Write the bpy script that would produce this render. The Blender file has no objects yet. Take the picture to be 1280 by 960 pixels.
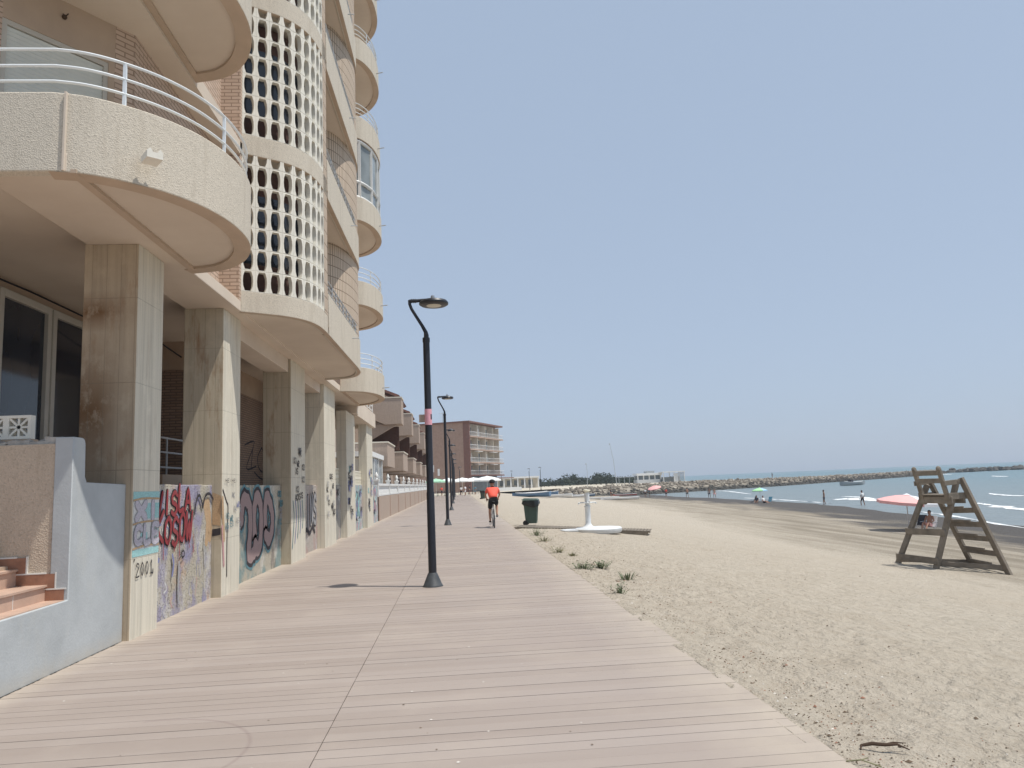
import bpy, bmesh, math, random
from mathutils import Vector, Matrix, noise
R_ = math.radians
random.seed(7)
S = bpy.context.scene
COL = S.collection
# ---------------------------------------------------------------- camera
F_PX, CX, CY, ROLL, EYE = 924., 640., 480., 0.043, 1.6
def pixv(x, y): return Vector((x - CX, -(y - CY), -F_PX))
_b = pixv(572, 607); _h = pixv(1272, 607 - 700 * ROLL)
_up = _h.cross(_b).normalized()
if _up.y < 0: _up = -_up
_fy = _b.normalized(); _fx = _fy.cross(_up)
CAM = Matrix((_fx, _fy, _up))
cam = bpy.data.objects.new('camera', bpy.data.cameras.new('camera'))
COL.objects.link(cam)
cam.data.sensor_width = 36.; cam.data.lens = F_PX / 1280. * 36.
cam.data.clip_start = .05; cam.data.clip_end = 30000.
cam.matrix_world = Matrix.Translation((0, 0, EYE)) @ CAM.to_4x4()
S.camera = cam
def _ray(px, py): return CAM @ pixv(px, py)
def on_x(px, py, x): d = _ray(px, py); t = x / d.x; return Vector((x, t * d.y, EYE + t * d.z))
def on_y(px, py, y): d = _ray(px, py); t = y / d.y; return Vector((t * d.x, y, EYE + t * d.z))
def on_z(px, py, z): d = _ray(px, py); t = (z - EYE) / d.z; return Vector((t * d.x, t * d.y, z))
# ---------------------------------------------------------------- light
SUN = Vector((.36, -.15, 1.)).normalized()           # towards the sun
el = math.asin(SUN.z)
W = bpy.data.worlds.new('World'); S.world = W; W.use_nodes = True
wn = W.node_tree.nodes; wl = W.node_tree.links; wn.clear()
sky = wn.new('ShaderNodeTexSky'); sky.sky_type = 'NISHITA'; sky.sun_disc = False
sky.sun_elevation = el; sky.sun_rotation = math.atan2(SUN.x, SUN.y)
sky.air_density = 1.0; sky.dust_density = 1.0; sky.ozone_density = 1.0; sky.altitude = 0
hsv = wn.new('ShaderNodeHueSaturation'); hsv.inputs['Saturation'].default_value = .62
bg = wn.new('ShaderNodeBackground'); bg.inputs['Strength'].default_value = .115
wo = wn.new('ShaderNodeOutputWorld')
hz_ = wn.new('ShaderNodeMix'); hz_.data_type = 'RGBA'; hz_.inputs[0].default_value = .72   # even summer haze over the clear sky
hz_.inputs[7].default_value = (3.66, 4.66, 6.20, 1)
wl.new(sky.outputs[0], hsv.inputs['Color']); wl.new(hsv.outputs[0], hz_.inputs[6]); wl.new(hz_.outputs[2], bg.inputs['Color']); wl.new(bg.outputs[0], wo.inputs['Surface'])
sl = bpy.data.lights.new('sun', 'SUN'); sl.energy = 4.4; sl.angle = R_(.6); sl.color = (1., .955, .88)
so = bpy.data.objects.new('sun', sl); COL.objects.link(so)
so.rotation_euler = SUN.to_track_quat('Z', 'Y').to_euler(); so.location = (20, -10, 60)
S.view_settings.view_transform = 'Standard'; S.view_settings.look = 'None'
S.view_settings.gamma = 1; S.view_settings.use_curve_mapping = False
S.view_settings.exposure = .03
S.render.engine = 'CYCLES'
# ---------------------------------------------------------------- materials
class NT:
    def __init__(s, name):
        s.m = bpy.data.materials.new(name); s.m.use_nodes = True
        s.n = s.m.node_tree.nodes; s.l = s.m.node_tree.links; s.n.clear()
        s.o = s.n.new('ShaderNodeOutputMaterial'); s.p = s.n.new('ShaderNodeBsdfPrincipled')
        s.l.new(s.p.outputs[0], s.o.inputs[0])
    def new(s, t, **kw):
        n = s.n.new('ShaderNode' + t)
        for k, v in kw.items():
            if k in n.inputs: n.inputs[k].default_value = v
            else: setattr(n, k, v)
        return n
    def coord(s, kind='Object', scale=(1, 1, 1), loc=(0, 0, 0)):
        tc = s.new('TexCoord'); mp = s.new('Mapping')
        mp.inputs['Scale'].default_value = scale; mp.inputs['Location'].default_value = loc
        s.l.new(tc.outputs[kind], mp.inputs[0]); return mp.outputs[0]
    def noise(s, vec, scale, detail=4, rough=.55):
        n = s.new('TexNoise'); n.inputs['Scale'].default_value = scale; n.inputs['Detail'].default_value = detail
        n.inputs['Roughness'].default_value = rough
        s.l.new(vec, n.inputs['Vector']); return n.outputs['Fac']
    def ramp(s, fac, stops, interp='LINEAR'):
        r = s.new('ValToRGB'); r.color_ramp.interpolation = interp
        e = r.color_ramp.elements
        while len(e) < len(stops): e.new(.5)
        for i, (p, c) in enumerate(stops):
            e[i].position = p; e[i].color = (*c, 1) if len(c) == 3 else c
        s.l.new(fac, r.inputs[0]); return r.outputs[0]
    def mix(s, fac, a, b, mode='MIX'):
        m = s.new('Mix'); m.data_type = 'RGBA'; m.blend_type = mode
        for i, v in ((0, fac), (6, a), (7, b)):
            if isinstance(v, (int, float)): m.inputs[i].default_value = v
            elif isinstance(v, tuple): m.inputs[i].default_value = (*v, 1)
            else: s.l.new(v, m.inputs[i])
        return m.outputs[2]
    def math(s, op, a, b=0., c=0.):
        m = s.new('Math'); m.operation = op
        for i, v in enumerate((a, b, c)):
            if isinstance(v, (int, float)): m.inputs[i].default_value = v
            else: s.l.new(v, m.inputs[i])
        return m.outputs[0]
    def base(s, c, rough=.85, spec=.3):
        if isinstance(c, tuple): s.p.inputs['Base Color'].default_value = (*c, 1)
        else: s.l.new(c, s.p.inputs['Base Color'])
        if isinstance(rough, float): s.p.inputs['Roughness'].default_value = rough
        else: s.l.new(rough, s.p.inputs['Roughness'])
        s.p.inputs['Specular IOR Level'].default_value = spec
        return s
    def bump(s, h, strength=.3, dist=.01):
        b = s.new('Bump'); b.inputs['Strength'].default_value = strength; b.inputs['Distance'].default_value = dist
        s.l.new(h, b.inputs['Height']); s.l.new(b.outputs[0], s.p.inputs['Normal']); return s
def lum(c, k): return tuple(min(1, x * k) for x in c)
M = {}
def plain(name, c, rough=.7, var=.12, scale=6., spec=.3, metal=0., bump=0.):
    t = NT(name); v = t.coord()
    n = t.noise(v, scale, 5)
    t.base(t.ramp(n, [(.3, lum(c, 1 - var)), (.7, lum(c, 1 + var))]), rough, spec)
    t.p.inputs['Metallic'].default_value = metal
    if bump: t.bump(t.noise(v, scale * 6, 3), bump, .01)
    M[name] = t.m; return t.m
def aggregate(name, c, dark, sc=95.):
    t = NT(name); v = t.coord()
    vo = t.new('TexVoronoi'); vo.inputs['Scale'].default_value = sc; t.l.new(v, vo.inputs['Vector'])
    sp = t.ramp(vo.outputs['Color'], [(0., lum(c, .72)), (.35, lum(c, .98)), (.8, lum(c, 1.08)), (1., lum(c, 1.18))])
    big = t.noise(v, 1.3, 6, .6)
    stain = t.noise(t.coord(scale=(3, 3, .35)), 2.2, 5, .6)
    c1 = t.mix(t.ramp(stain, [(.52, (0, 0, 0)), (.78, (1, 1, 1))]), sp, dark)
    c2 = t.mix(t.math('MULTIPLY', big, .35), c1, lum(c, .86), 'MIX')
    t.base(c2, .95, .15); t.bump(vo.outputs['Distance'], .55, .006)
    M[name] = t.m
aggregate('aggregate', (.60, .54, .45), (.47, .41, .33), 78.)
aggregate('rough_render', (.50, .415, .325), (.42, .34, .26), 60.)
aggregate('taupe_render', (.42, .335, .275), (.35, .28, .23), 30.)
def soffit():
    t = NT('soffit'); v = t.coord()
    n = t.noise(v, .9, 6, .6); f = t.noise(v, 30., 3)
    t.base(t.mix(t.math('MULTIPLY', f, .3), t.ramp(n, [(.3, (.60, .51, .42)), (.7, (.70, .61, .51))]), (.56, .47, .38)), .9, .2)
    t.bump(f, .12, .004); M['soffit'] = t.m
soffit()
plain('rim', (.50, .39, .295), .9, .08, 3., bump=.2)
plain('beige_render', (.47, .36, .27), .9, .07, 2.5, bump=.25)
plain('white_block', (.74, .71, .63), .8, .06, 8., bump=.15)
plain('white_paint', (.72, .72, .70), .5, .05, 4.)
plain('rail_paint', (.74, .78, .80), .35, .04, 4., spec=.5)
plain('grey_rail', (.42, .44, .46), .4, .06, 4., spec=.5)
plain('frame_beige', (.52, .49, .43), .5, .05, 4.)
plain('black_metal', (.012, .013, .019), .42, .2, 12., spec=.5)
plain('iron_grey', (.055, .06, .065), .5, .2, 12., spec=.4)
plain('pink_band', (.72, .36, .42), .5, .08, 20.)
plain('dark_hole', (.02, .02, .02), .9, .1)
plain('lamp_glass', (.55, .52, .42), .3, .05)
plain('terracotta', (.30, .15, .095), .55, .18, 9., spec=.4)
plain('pink_tile', (.50, .35, .27), .5, .1, 6., spec=.4)
plain('grout', (.68, .66, .62), .9, .05)
plain('rubble', (.40, .38, .35), .95, .25, 14., bump=.6)
plain('brown_recess', (.10, .055, .045), .85, .15)  # dark brown standing in for the shade inside rooms and recesses
plain('shutter_grey', (.66, .67, .62), .6, .05, 3.)
plain('dark_roof', (.16, .08, .065), .8, .2, 6.)
plain('umbrella_white', (.82, .82, .80), .8, .04)
plain('green_cloth', (.35, .60, .42), .8, .05)
plain('bin_green', (.06, .095, .08), .5, .1, 8., spec=.4)
plain('bag_black', (.012, .014, .016), .3, .2, 20., spec=.6)
plain('shower_white', (.64, .66, .67), .5, .07, 5., bump=.1)
plain('wet_concrete', (.42, .42, .40), .8, .15, 5.)
plain('weathered_wood', (.215, .185, .15), .85, .28, 3., bump=.3)
plain('twig', (.07, .045, .03), .9, .2)
plain('leaf', (.13, .16, .09), .7, .3, 14.)
plain('leaf_dry', (.22, .21, .12), .8, .3, 14.)
plain('brick_far', (.35, .235, .185), .85, .1, 2.)
plain('brick_far_dark', (.20, .105, .085), .85, .1, 2.)
plain('brick_far_light', (.42, .31, .25), .85, .08, 2.)
plain('far_wall_cream', (.62, .57, .48), .85, .06, 1.)
plain('far_glass', (.16, .19, .21), .2, .2, 1., spec=.6)
plain('far_white', (.78, .78, .77), .6, .04, 1.)
plain('far_tree_leaf', (.035, .05, .032), .8, .35, .7)
plain('far_trunk', (.07, .055, .04), .9, .2)
plain('boat_blue', (.10, .19, .32), .4, .1, 1., spec=.5)
plain('boat_white', (.76, .77, .77), .35, .04, 1., spec=.5)
plain('boat_grey', (.33, .35, .36), .5, .1, 1.)
plain('boat_red', (.62, .13, .10), .5, .1, 1.)
plain('cream_cloth', (.70, .66, .54), .8, .05)
plain('skin', (.42, .24, .17), .6, .08)
plain('skin_dark', (.27, .15, .10), .6, .08)
plain('hair', (.025, .018, .014), .6, .2)
plain('jersey', (.86, .125, .085), .7, .05)
plain('black_cloth', (.012, .012, .014), .75, .2)
plain('white_cloth', (.75, .75, .74), .8, .05)
plain('blue_cloth', (.10, .27, .36), .8, .1)
plain('dark_cloth', (.035, .04, .055), .8, .15)
plain('rubber', (.018, .018, .02), .6, .2)
plain('metal', (.35, .36, .37), .3, .05, 4., spec=.5, metal=.6)
plain('umb_pink', (.80, .42, .40), .75, .05)
plain('umb_pale', (.74, .74, .76), .75, .04)
plain('umb_green', (.38, .70, .36), .75, .05)
plain('umb_blue', (.35, .58, .75), .75, .05)
plain('debris', (.13, .095, .065), .9, .4, 30.)
plain('shell', (.7, .66, .6), .6, .1)
for nm, c in dict(g_red=(.27, .022, .032), g_black=(.02, .018, .028), g_mauve=(.33, .235, .23), g_cyan=(.34, .60, .60), g_lav=(.53, .50, .56),
                  g_orange=(.50, .34, .20), g_grey=(.34, .34, .35), g_blue=(.20, .22, .42), g_white=(.68, .68, .66), g_teal=(.10, .23, .27), g_pink=(.55, .30, .30)).items():
    t = NT(nm); v = t.coord(); n = t.noise(v, 55., 4, .7); n2 = t.noise(v, 3., 3)
    t.base(t.mix(t.math('MULTIPLY', n2, .14), t.ramp(n, [(.3, lum(c, .7)), (.55, c), (.75, lum(c, 1.3))]), (.5, .46, .4)), .85, .15)
    t.bump(n, .5, .004); M[nm] = t.m
def glass():
    t = NT('window_glass'); v = t.coord('Object', (1, 1, .4)); n = t.noise(v, .8, 2)
    t.base(t.ramp(n, [(.3, (.018, .022, .032)), (.7, (.045, .055, .072))]), .08, .6); M['window_glass'] = t.m
    t = NT('enclosure_glass'); n = t.noise(t.coord(), 1.2, 2)
    t.base(t.ramp(n, [(.3, (.16, .18, .18)), (.7, (.30, .33, .33))]), .12, .6); M['enclosure_glass'] = t.m
glass()
def concrete(name, c, rust=1., stained=False):
    t = NT(name)
    v = t.coord()
    boards = t.noise(t.coord(scale=(9, 9, .25)), 1.6, 4, .6)
    blot = t.noise(v, 1.7, 7, .65); fine = t.noise(v, 45., 4, .6)
    base = t.ramp(boards, [(.25, lum(c, .78)), (.5, c), (.75, lum(c, 1.15))])
    base = t.mix(t.math('MULTIPLY', fine, .4), base, lum(c, .8))
    base = t.mix(t.ramp(blot, [(.55, (0, 0, 0)), (.75, (.8, .8, .8))]), base, lum(c, 1.18))
    st = t.noise(t.coord(scale=(2.2, 2.2, .45), loc=(3.1, .7, 1.9)), 1.5, 6, .7)
    base = t.mix(t.ramp(st, [(.56, (0, 0, 0)), (.72, (rust * .8,) * 3)]), base, (.27, .155, .085))
    if stained:                                        # rust-brown patches on the landward half of the first column
        s3 = t.new('SeparateXYZ'); t.l.new(v, s3.inputs[0])
        lft = t.math('MULTIPLY', t.math('SUBTRACT', 1.86, s3.outputs['X']), 1.0)     # object origin is (-6,16,0)
        lft = t.math('MULTIPLY', t.math('SUBTRACT', 2.02, s3.outputs['X']), 4.); lft.node.use_clamp = True
        up1 = t.math('SUBTRACT', 1., t.math('MULTIPLY', t.math('ABSOLUTE', t.math('SUBTRACT', s3.outputs['Z'], 3.86)), 3.6)); up1.node.use_clamp = True
        up2 = t.math('SUBTRACT', 1., t.math('MULTIPLY', t.math('ABSOLUTE', t.math('SUBTRACT', s3.outputs['Z'], 2.65)), .95)); up2.node.use_clamp = True
        nn_ = t.ramp(t.noise(t.coord(scale=(1.5, 1.5, 1.)), 3.2, 6, .7), [(.30, (0, 0, 0)), (.50, (1, 1, 1))])
        mk = t.math('MULTIPLY', t.math('MULTIPLY', t.math('MAXIMUM', up1, up2), nn_), t.math('ADD', .25, t.math('MULTIPLY', lft, .75)))
        base = t.mix(t.math('MULTIPLY', mk, .95), base, (.17, .09, .042))
    vo = t.new('TexVoronoi'); vo.inputs['Scale'].default_value = 26.; t.l.new(v, vo.inputs['Vector'])
    pits = t.ramp(vo.outputs['Distance'], [(.05, (1, 1, 1)), (.11, (0, 0, 0))])
    pm = t.math('MULTIPLY', pits, t.ramp(t.noise(v, 2.3, 3), [(.56, (0, 0, 0)), (.66, (1, 1, 1))]))
    base = t.mix(pm, base, (.09, .07, .055))
    # joints of the shuttering boards, every 16 cm, and lift lines
    sx = t.new('SeparateXYZ'); t.l.new(v, sx.inputs[0])
    jy = t.math('PINGPONG', t.math('ADD', sx.outputs['X'], sx.outputs['Y']), .085)
    jl = t.math('LESS_THAN', jy, .0035)
    jz = t.math('LESS_THAN', t.math('PINGPONG', t.math('ADD', sx.outputs['Z'], .13), .52), .004)
    jj = t.math('MULTIPLY', t.math('MAXIMUM', jl, jz), t.noise(v, 3., 3))
    base = t.mix(jj, base, lum(c, .45))
    t.base(base, .92, .18)
    t.bump(t.math('SUBTRACT', t.math('ADD', t.math('MULTIPLY', boards, .6), t.math('MULTIPLY', fine, .35)), jj), .6, .008)
    M[name] = t.m
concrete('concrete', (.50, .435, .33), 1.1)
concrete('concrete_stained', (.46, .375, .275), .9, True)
concrete('concrete_clean', (.66, .615, .51), .35)  # pale far columns; also the painted-in sunlit face of the nearer ones
def blue_wall():
    t = NT('grey_paint_wall'); v = t.coord()
    n = t.noise(v, 1.6, 7, .65); f = t.noise(v, 40., 4)
    st = t.noise(t.coord(scale=(1, 1, .3)), 2.5, 6, .65)
    c = t.ramp(n, [(.3, (.37, .392, .40)), (.7, (.475, .50, .508))])
    c = t.mix(t.ramp(st, [(.55, (0, 0, 0)), (.8, (.7, .7, .7))]), c, (.50, .50, .46))
    sx = t.new('SeparateXYZ'); t.l.new(v, sx.inputs[0])
    low = t.math('MULTIPLY', t.math('SUBTRACT', .16, sx.outputs['Z']), 6.)
    low = t.math('MULTIPLY', low, t.noise(v, 9., 4)); low.node.use_clamp = True
    c = t.mix(low, c, (.46, .42, .35))
    t.base(c, .85, .25); t.bump(t.math('ADD', f, t.math('MULTIPLY', n, 2.)), .35, .006); M['grey_paint_wall'] = t.m
blue_wall()
def brick(name, a, b, mort, w=.24, h=.065, offset=.5, mort_w=.012, rot=False, bump=.5):
    t = NT(name)
    uv = t.coord('UV')
    bt = t.new('TexBrick'); bt.offset = offset; bt.squash = 1.
    for k, v in (('Scale', 1.), ('Mortar Size', mort_w), ('Mortar Smooth', .1), ('Bias', 0.), ('Brick Width', w), ('Row Height', h)):
        bt.inputs[k].default_value = v
    bt.inputs['Color1'].default_value = (*a, 1); bt.inputs['Color2'].default_value = (*b, 1); bt.inputs['Mortar'].default_value = (*mort, 1)
    t.l.new(uv, bt.inputs['Vector'])
    n = t.noise(t.coord(), 5., 5); f = t.noise(t.coord(), 60., 3)
    c = t.mix(t.math('MULTIPLY', n, .35), bt.outputs['Color'], lum(a, .8))
    t.base(c, .85, .2)
    t.bump(t.math('SUBTRACT', t.math('MULTIPLY', f, .2), bt.outputs['Fac']), bump, .01)
    M[name] = t.m
brick('buff_brick', (.62, .48, .38), (.54, .405, .31), (.28, .20, .15), mort_w=.0085)
brick('tile_grid', (.62, .51, .40), (.57, .455, .35), (.17, .125, .095), .085, .27, 0., .011)
brick('wall_brick', (.34, .235, .17), (.28, .19, .135), (.17, .125, .10), .24, .06)
brick('red_brick', (.27, .13, .09), (.20, .09, .065), (.17, .10, .08), .24, .07)
def graffiti_wall(name, base_c, cols, seed):
    t = NT(name); v = t.coord(loc=(seed * 3.7, seed * 1.9, seed * .7))
    g = t.noise(v, 48., 5, .75); g2 = t.noise(v, 16., 4, .6)
    c = t.ramp(g, [(.32, lum(base_c, .5)), (.45, lum(base_c, .9)), (.62, base_c), (.75, lum(base_c, 1.2))])
    for i, (col, th, sc) in enumerate(cols):
        vv = t.coord(loc=(seed * 2.3 + i * 11.3, i * 5.1, i * 3.3), scale=(1, 1, .8))
        n = t.noise(vv, sc, 4, .6)
        wear = t.math('MULTIPLY', n, t.math('ADD', .60, t.math('MULTIPLY', g, .80)))
        c = t.mix(t.ramp(wear, [(th - .03, (0, 0, 0)), (th + .05, (.78, .78, .78))]), c, col)
    vo = t.new('TexVoronoi'); vo.inputs['Scale'].default_value = 34.; t.l.new(v, vo.inputs['Vector'])
    pit = t.ramp(vo.outputs['Distance'], [(.14, (1, 1, 1)), (.34, (0, 0, 0))])
    pm = t.math('MULTIPLY', pit, t.ramp(g2, [(.36, (0, 0, 0)), (.5, (.9, .9, .9))]))
    c = t.mix(pm, c, lum(base_c, .28))
    t.base(c, .95, .12); t.bump(t.math('ADD', t.math('ADD', g, g2), t.math('MULTIPLY', pm, -1.2)), .8, .016)
    M[name] = t.m
cream = (.52, .475, .385)
graffiti_wall('mural_a', cream, [((.30, .28, .43), .50, 1.7), ((.56, .35, .21), .60, 1.1), ((.60, .58, .54), .58, 2.3), ((.22, .23, .40), .64, 3.3)], 1)
graffiti_wall('mural_b', cream, [((.19, .30, .31), .52, 1.5), ((.22, .19, .17), .60, 2.6), ((.60, .58, .53), .60, 2.)], 2)
graffiti_wall('mural_c', (.50, .45, .40), [((.48, .33, .30), .56, 1.6), ((.50, .49, .49), .57, 2.3)], 3)
graffiti_wall('mural_d', (.47, .44, .38), [((.26, .26, .26), .52, 1.2), ((.55, .31, .30), .60, 1.4), ((.55, .54, .50), .60, 2.)], 4)
graffiti_wall('mural_e', (.50, .47, .42), [((.26, .48, .52), .50, 1.8), ((.50, .30, .36), .55, 2.4), ((.20, .20, .28), .60, 4.), ((.6, .6, .58), .6, 3)], 5)
def deck():
    t = NT('deck_boards'); v = t.coord()
    sx = t.new('SeparateXYZ'); t.l.new(v, sx.inputs[0])
    row = t.math('FLOOR', t.math('DIVIDE', sx.outputs['Y'], .15))
    side = t.math('GREATER_THAN', sx.outputs['X'], -.92)
    cb = t.new('CombineXYZ'); t.l.new(row, cb.inputs[0]); t.l.new(side, cb.inputs[1])
    wnz = t.new('TexWhiteNoise'); t.l.new(cb.outputs[0], wnz.inputs['Vector'])
    band = t.noise(t.coord(scale=(.12, 1.6, 1)), 1., 4, .6)
    grain = t.noise(t.coord(scale=(1.2, 60, 1)), 2., 4, .6); dirt = t.noise(v, .8, 6, .65)
    c = t.ramp(band, [(.3, (.285, .236, .203)), (.7, (.338, .284, .25))])
    c = t.mix(t.math('MULTIPLY', wnz.outputs['Value'], .42), c, (.385, .333, .298))
    c = t.mix(t.math('MULTIPLY', grain, .28), c, (.26, .21, .18))
    c = t.mix(t.ramp(dirt, [(.5, (0, 0, 0)), (.78, (.55, .55, .55))]), c, (.39, .335, .285))
    # wind-blown sand near both edges, and a skid mark left by a bicycle
    ex = t.math('MULTIPLY', t.math('SUBTRACT', sx.outputs['X'], 1.35), 1.1); 
    em = t.math('MULTIPLY', ex, t.noise(v, 3.1, 5, .6)); em.node.use_clamp = True
    c = t.mix(em, c, (.50, .435, .345))
    ew = t.math('MULTIPLY', t.math('SUBTRACT', -3.55, sx.outputs['X']), 2.2)
    ew = t.math('MULTIPLY', ew, t.noise(v, 5., 5, .6)); ew.node.use_clamp = True
    c = t.mix(ew, c, (.52, .45, .36))
    dx = t.math('SUBTRACT', sx.outputs['X'], -2.17); dy = t.math('SUBTRACT', sx.outputs['Y'], 5.05)
    rr = t.math('SQRT', t.math('ADD', t.math('MULTIPLY', dx, dx), t.math('MULTIPLY', dy, dy)))
    ring = t.math('SUBTRACT', 1., t.math('MULTIPLY', t.math('ABSOLUTE', t.math('SUBTRACT', rr, .78)), 45.)); ring.node.use_clamp = True
    qd = t.math('MULTIPLY', t.math('GREATER_THAN', dx, -.15), t.math('GREATER_THAN', dy, -.55))
    c = t.mix(t.math('MULTIPLY', t.math('MULTIPLY', ring, qd), .4), c, (.20, .15, .14))
    ru = t.ramp(dirt, [(.3, (.55,) * 3), (.7, (.75,) * 3)])
    t.base(c, ru, .35); t.bump(grain, .15, .002); M['deck_boards'] = t.m
deck()
def sandm():
    t = NT('sand'); v = t.coord()
    sx = t.new('SeparateXYZ'); t.l.new(v, sx.inputs[0])
    big = t.noise(v, .35, 6, .6); mid = t.noise(v, 4., 6, .65); fine = t.noise(v, 70., 4, .7); gr = t.noise(v, 420., 2, .6)
    c = t.ramp(mid, [(.3, (.425, .378, .31)), (.5, (.50, .448, .372)), (.72, (.56, .504, .422))])
    c = t.mix(t.math('MULTIPLY', gr, .5), c, (.40, .345, .27))
    c = t.mix(t.ramp(big, [(.4, (0, 0, 0)), (.7, (.5, .5, .5))]), c, (.46, .40, .32))
    dm_ = t.noise(t.coord(scale=(1, .8, 1)), 8.5, 5, .6)
    c = t.mix(t.ramp(dm_, [(.50, (0, 0, 0)), (.64, (.36, .36, .36))]), c, (.375, .315, .245))  # dimple shadows painted as darker spots over the bump hollows
    d2_ = t.noise(t.coord(scale=(1, .45, 1)), 2.2, 5, .7)
    c = t.mix(t.ramp(d2_, [(.52, (0, 0, 0)), (.68, (.32, .32, .32))]), c, (.385, .325, .25))
    # reddish grit and litter close to the boardwalk
    gx = t.math('MULTIPLY', t.math('SUBTRACT', 4.6, sx.outputs['X']), .45); gx.node.use_clamp = True
    gm = t.math('MULTIPLY', gx, t.ramp(fine, [(.52, (0, 0, 0)), (.68, (1, 1, 1))]))
    c = t.mix(t.math('MULTIPLY', gm, .55), c, (.27, .185, .125))
    # tracks and damp sand towards the water
    trk = t.noise(t.coord(scale=(.9, .05, 1)), 1.3, 4, .6)
    zz = t.math('ADD', sx.outputs['Z'], t.math('MULTIPLY', t.math('SUBTRACT', t.noise(t.coord(scale=(1, .25, 1)), .55, 5, .6), .5), .5))
    m1 = t.ramp(t.math('MULTIPLY', zz, -1.), [(.0, (0, 0, 0)), (1., (1, 1, 1))])
    damp = t.math('MULTIPLY', t.math('SUBTRACT', -1.50, zz), 4.); damp.node.use_clamp = True
    dm = t.math('MULTIPLY', damp, t.ramp(trk, [(.35, (.35,) * 3), (.62, (1,) * 3)]))
    c = t.mix(dm, c, (.25, .215, .165))
    wet = t.math('MULTIPLY', t.math('SUBTRACT', -1.97, zz), 7.); wet.node.use_clamp = True
    c = t.mix(wet, c, (.085, .075, .065))
    ro = t.math('SUBTRACT', .95, t.math('MULTIPLY', wet, .35))
    t.base(c, ro, .2)
    h = t.math('SUBTRACT', t.math('ADD', t.math('MULTIPLY', t.noise(v, 9., 5, .6), 1.), t.math('MULTIPLY', fine, .16)), t.math('MULTIPLY', dm_, .9))
    t.bump(h, 1., .10); M['sand'] = t.m
sandm()
def water():
    t = NT('sea_water')
    v = t.coord(scale=(.55, 1.3, 1)); rv = t.new('Mapping'); rv.inputs['Rotation'].default_value = (0, 0, R_(58)); t.l.new(v, rv.inputs[0])
    a = t.noise(rv.outputs[0], .16, 5, .6); b = t.noise(rv.outputs[0], .9, 5, .65)
    sx = t.new('SeparateXYZ'); t.l.new(t.coord(), sx.inputs[0])
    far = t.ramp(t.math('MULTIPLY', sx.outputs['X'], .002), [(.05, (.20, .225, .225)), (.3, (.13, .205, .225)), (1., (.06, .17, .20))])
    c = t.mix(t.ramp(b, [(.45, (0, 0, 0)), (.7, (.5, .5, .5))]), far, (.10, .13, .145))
    t.base(c, .3, .35); t.bump(t.math('ADD', t.math('MULTIPLY', a, 2.5), b), .9, .35)
    M['sea_water'] = t.m
    t = NT('foam'); n = t.noise(t.coord(), 1.5, 5, .7)
    t.base(t.ramp(n, [(.3, (.55, .58, .59)), (.6, (.82, .84, .84))]), .9, .2); M['foam'] = t.m
water()
plain('rock', (.215, .185, .15), .95, .35, .35, bump=.6)
plain('rock_pale', (.31, .275, .225), .95, .3, .35, bump=.6)
plain('rock_dark', (.085, .08, .07), .9, .3, .35, bump=.6)
plain('gravel_path', (.50, .45, .36), .95, .15, .3)
def slope():
    t = NT('rock_slope'); v = t.coord(); vo = t.new('TexVoronoi'); vo.inputs['Scale'].default_value = .9; t.l.new(v, vo.inputs['Vector'])
    sx = t.new('SeparateXYZ'); t.l.new(v, sx.inputs[0])
    c = t.ramp(vo.outputs['Color'], [(.1, (.12, .105, .085)), (.5, (.24, .21, .17)), (.9, (.38, .34, .28))])
    lo = t.math('MULTIPLY', t.math('SUBTRACT', -1.3, sx.outputs['Z']), 2.); lo.node.use_clamp = True
    c = t.mix(lo, c, (.06, .058, .052)); t.base(c, .95, .2); t.bump(vo.outputs['Distance'], .9, .6); M['rock_slope'] = t.m
slope()
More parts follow.
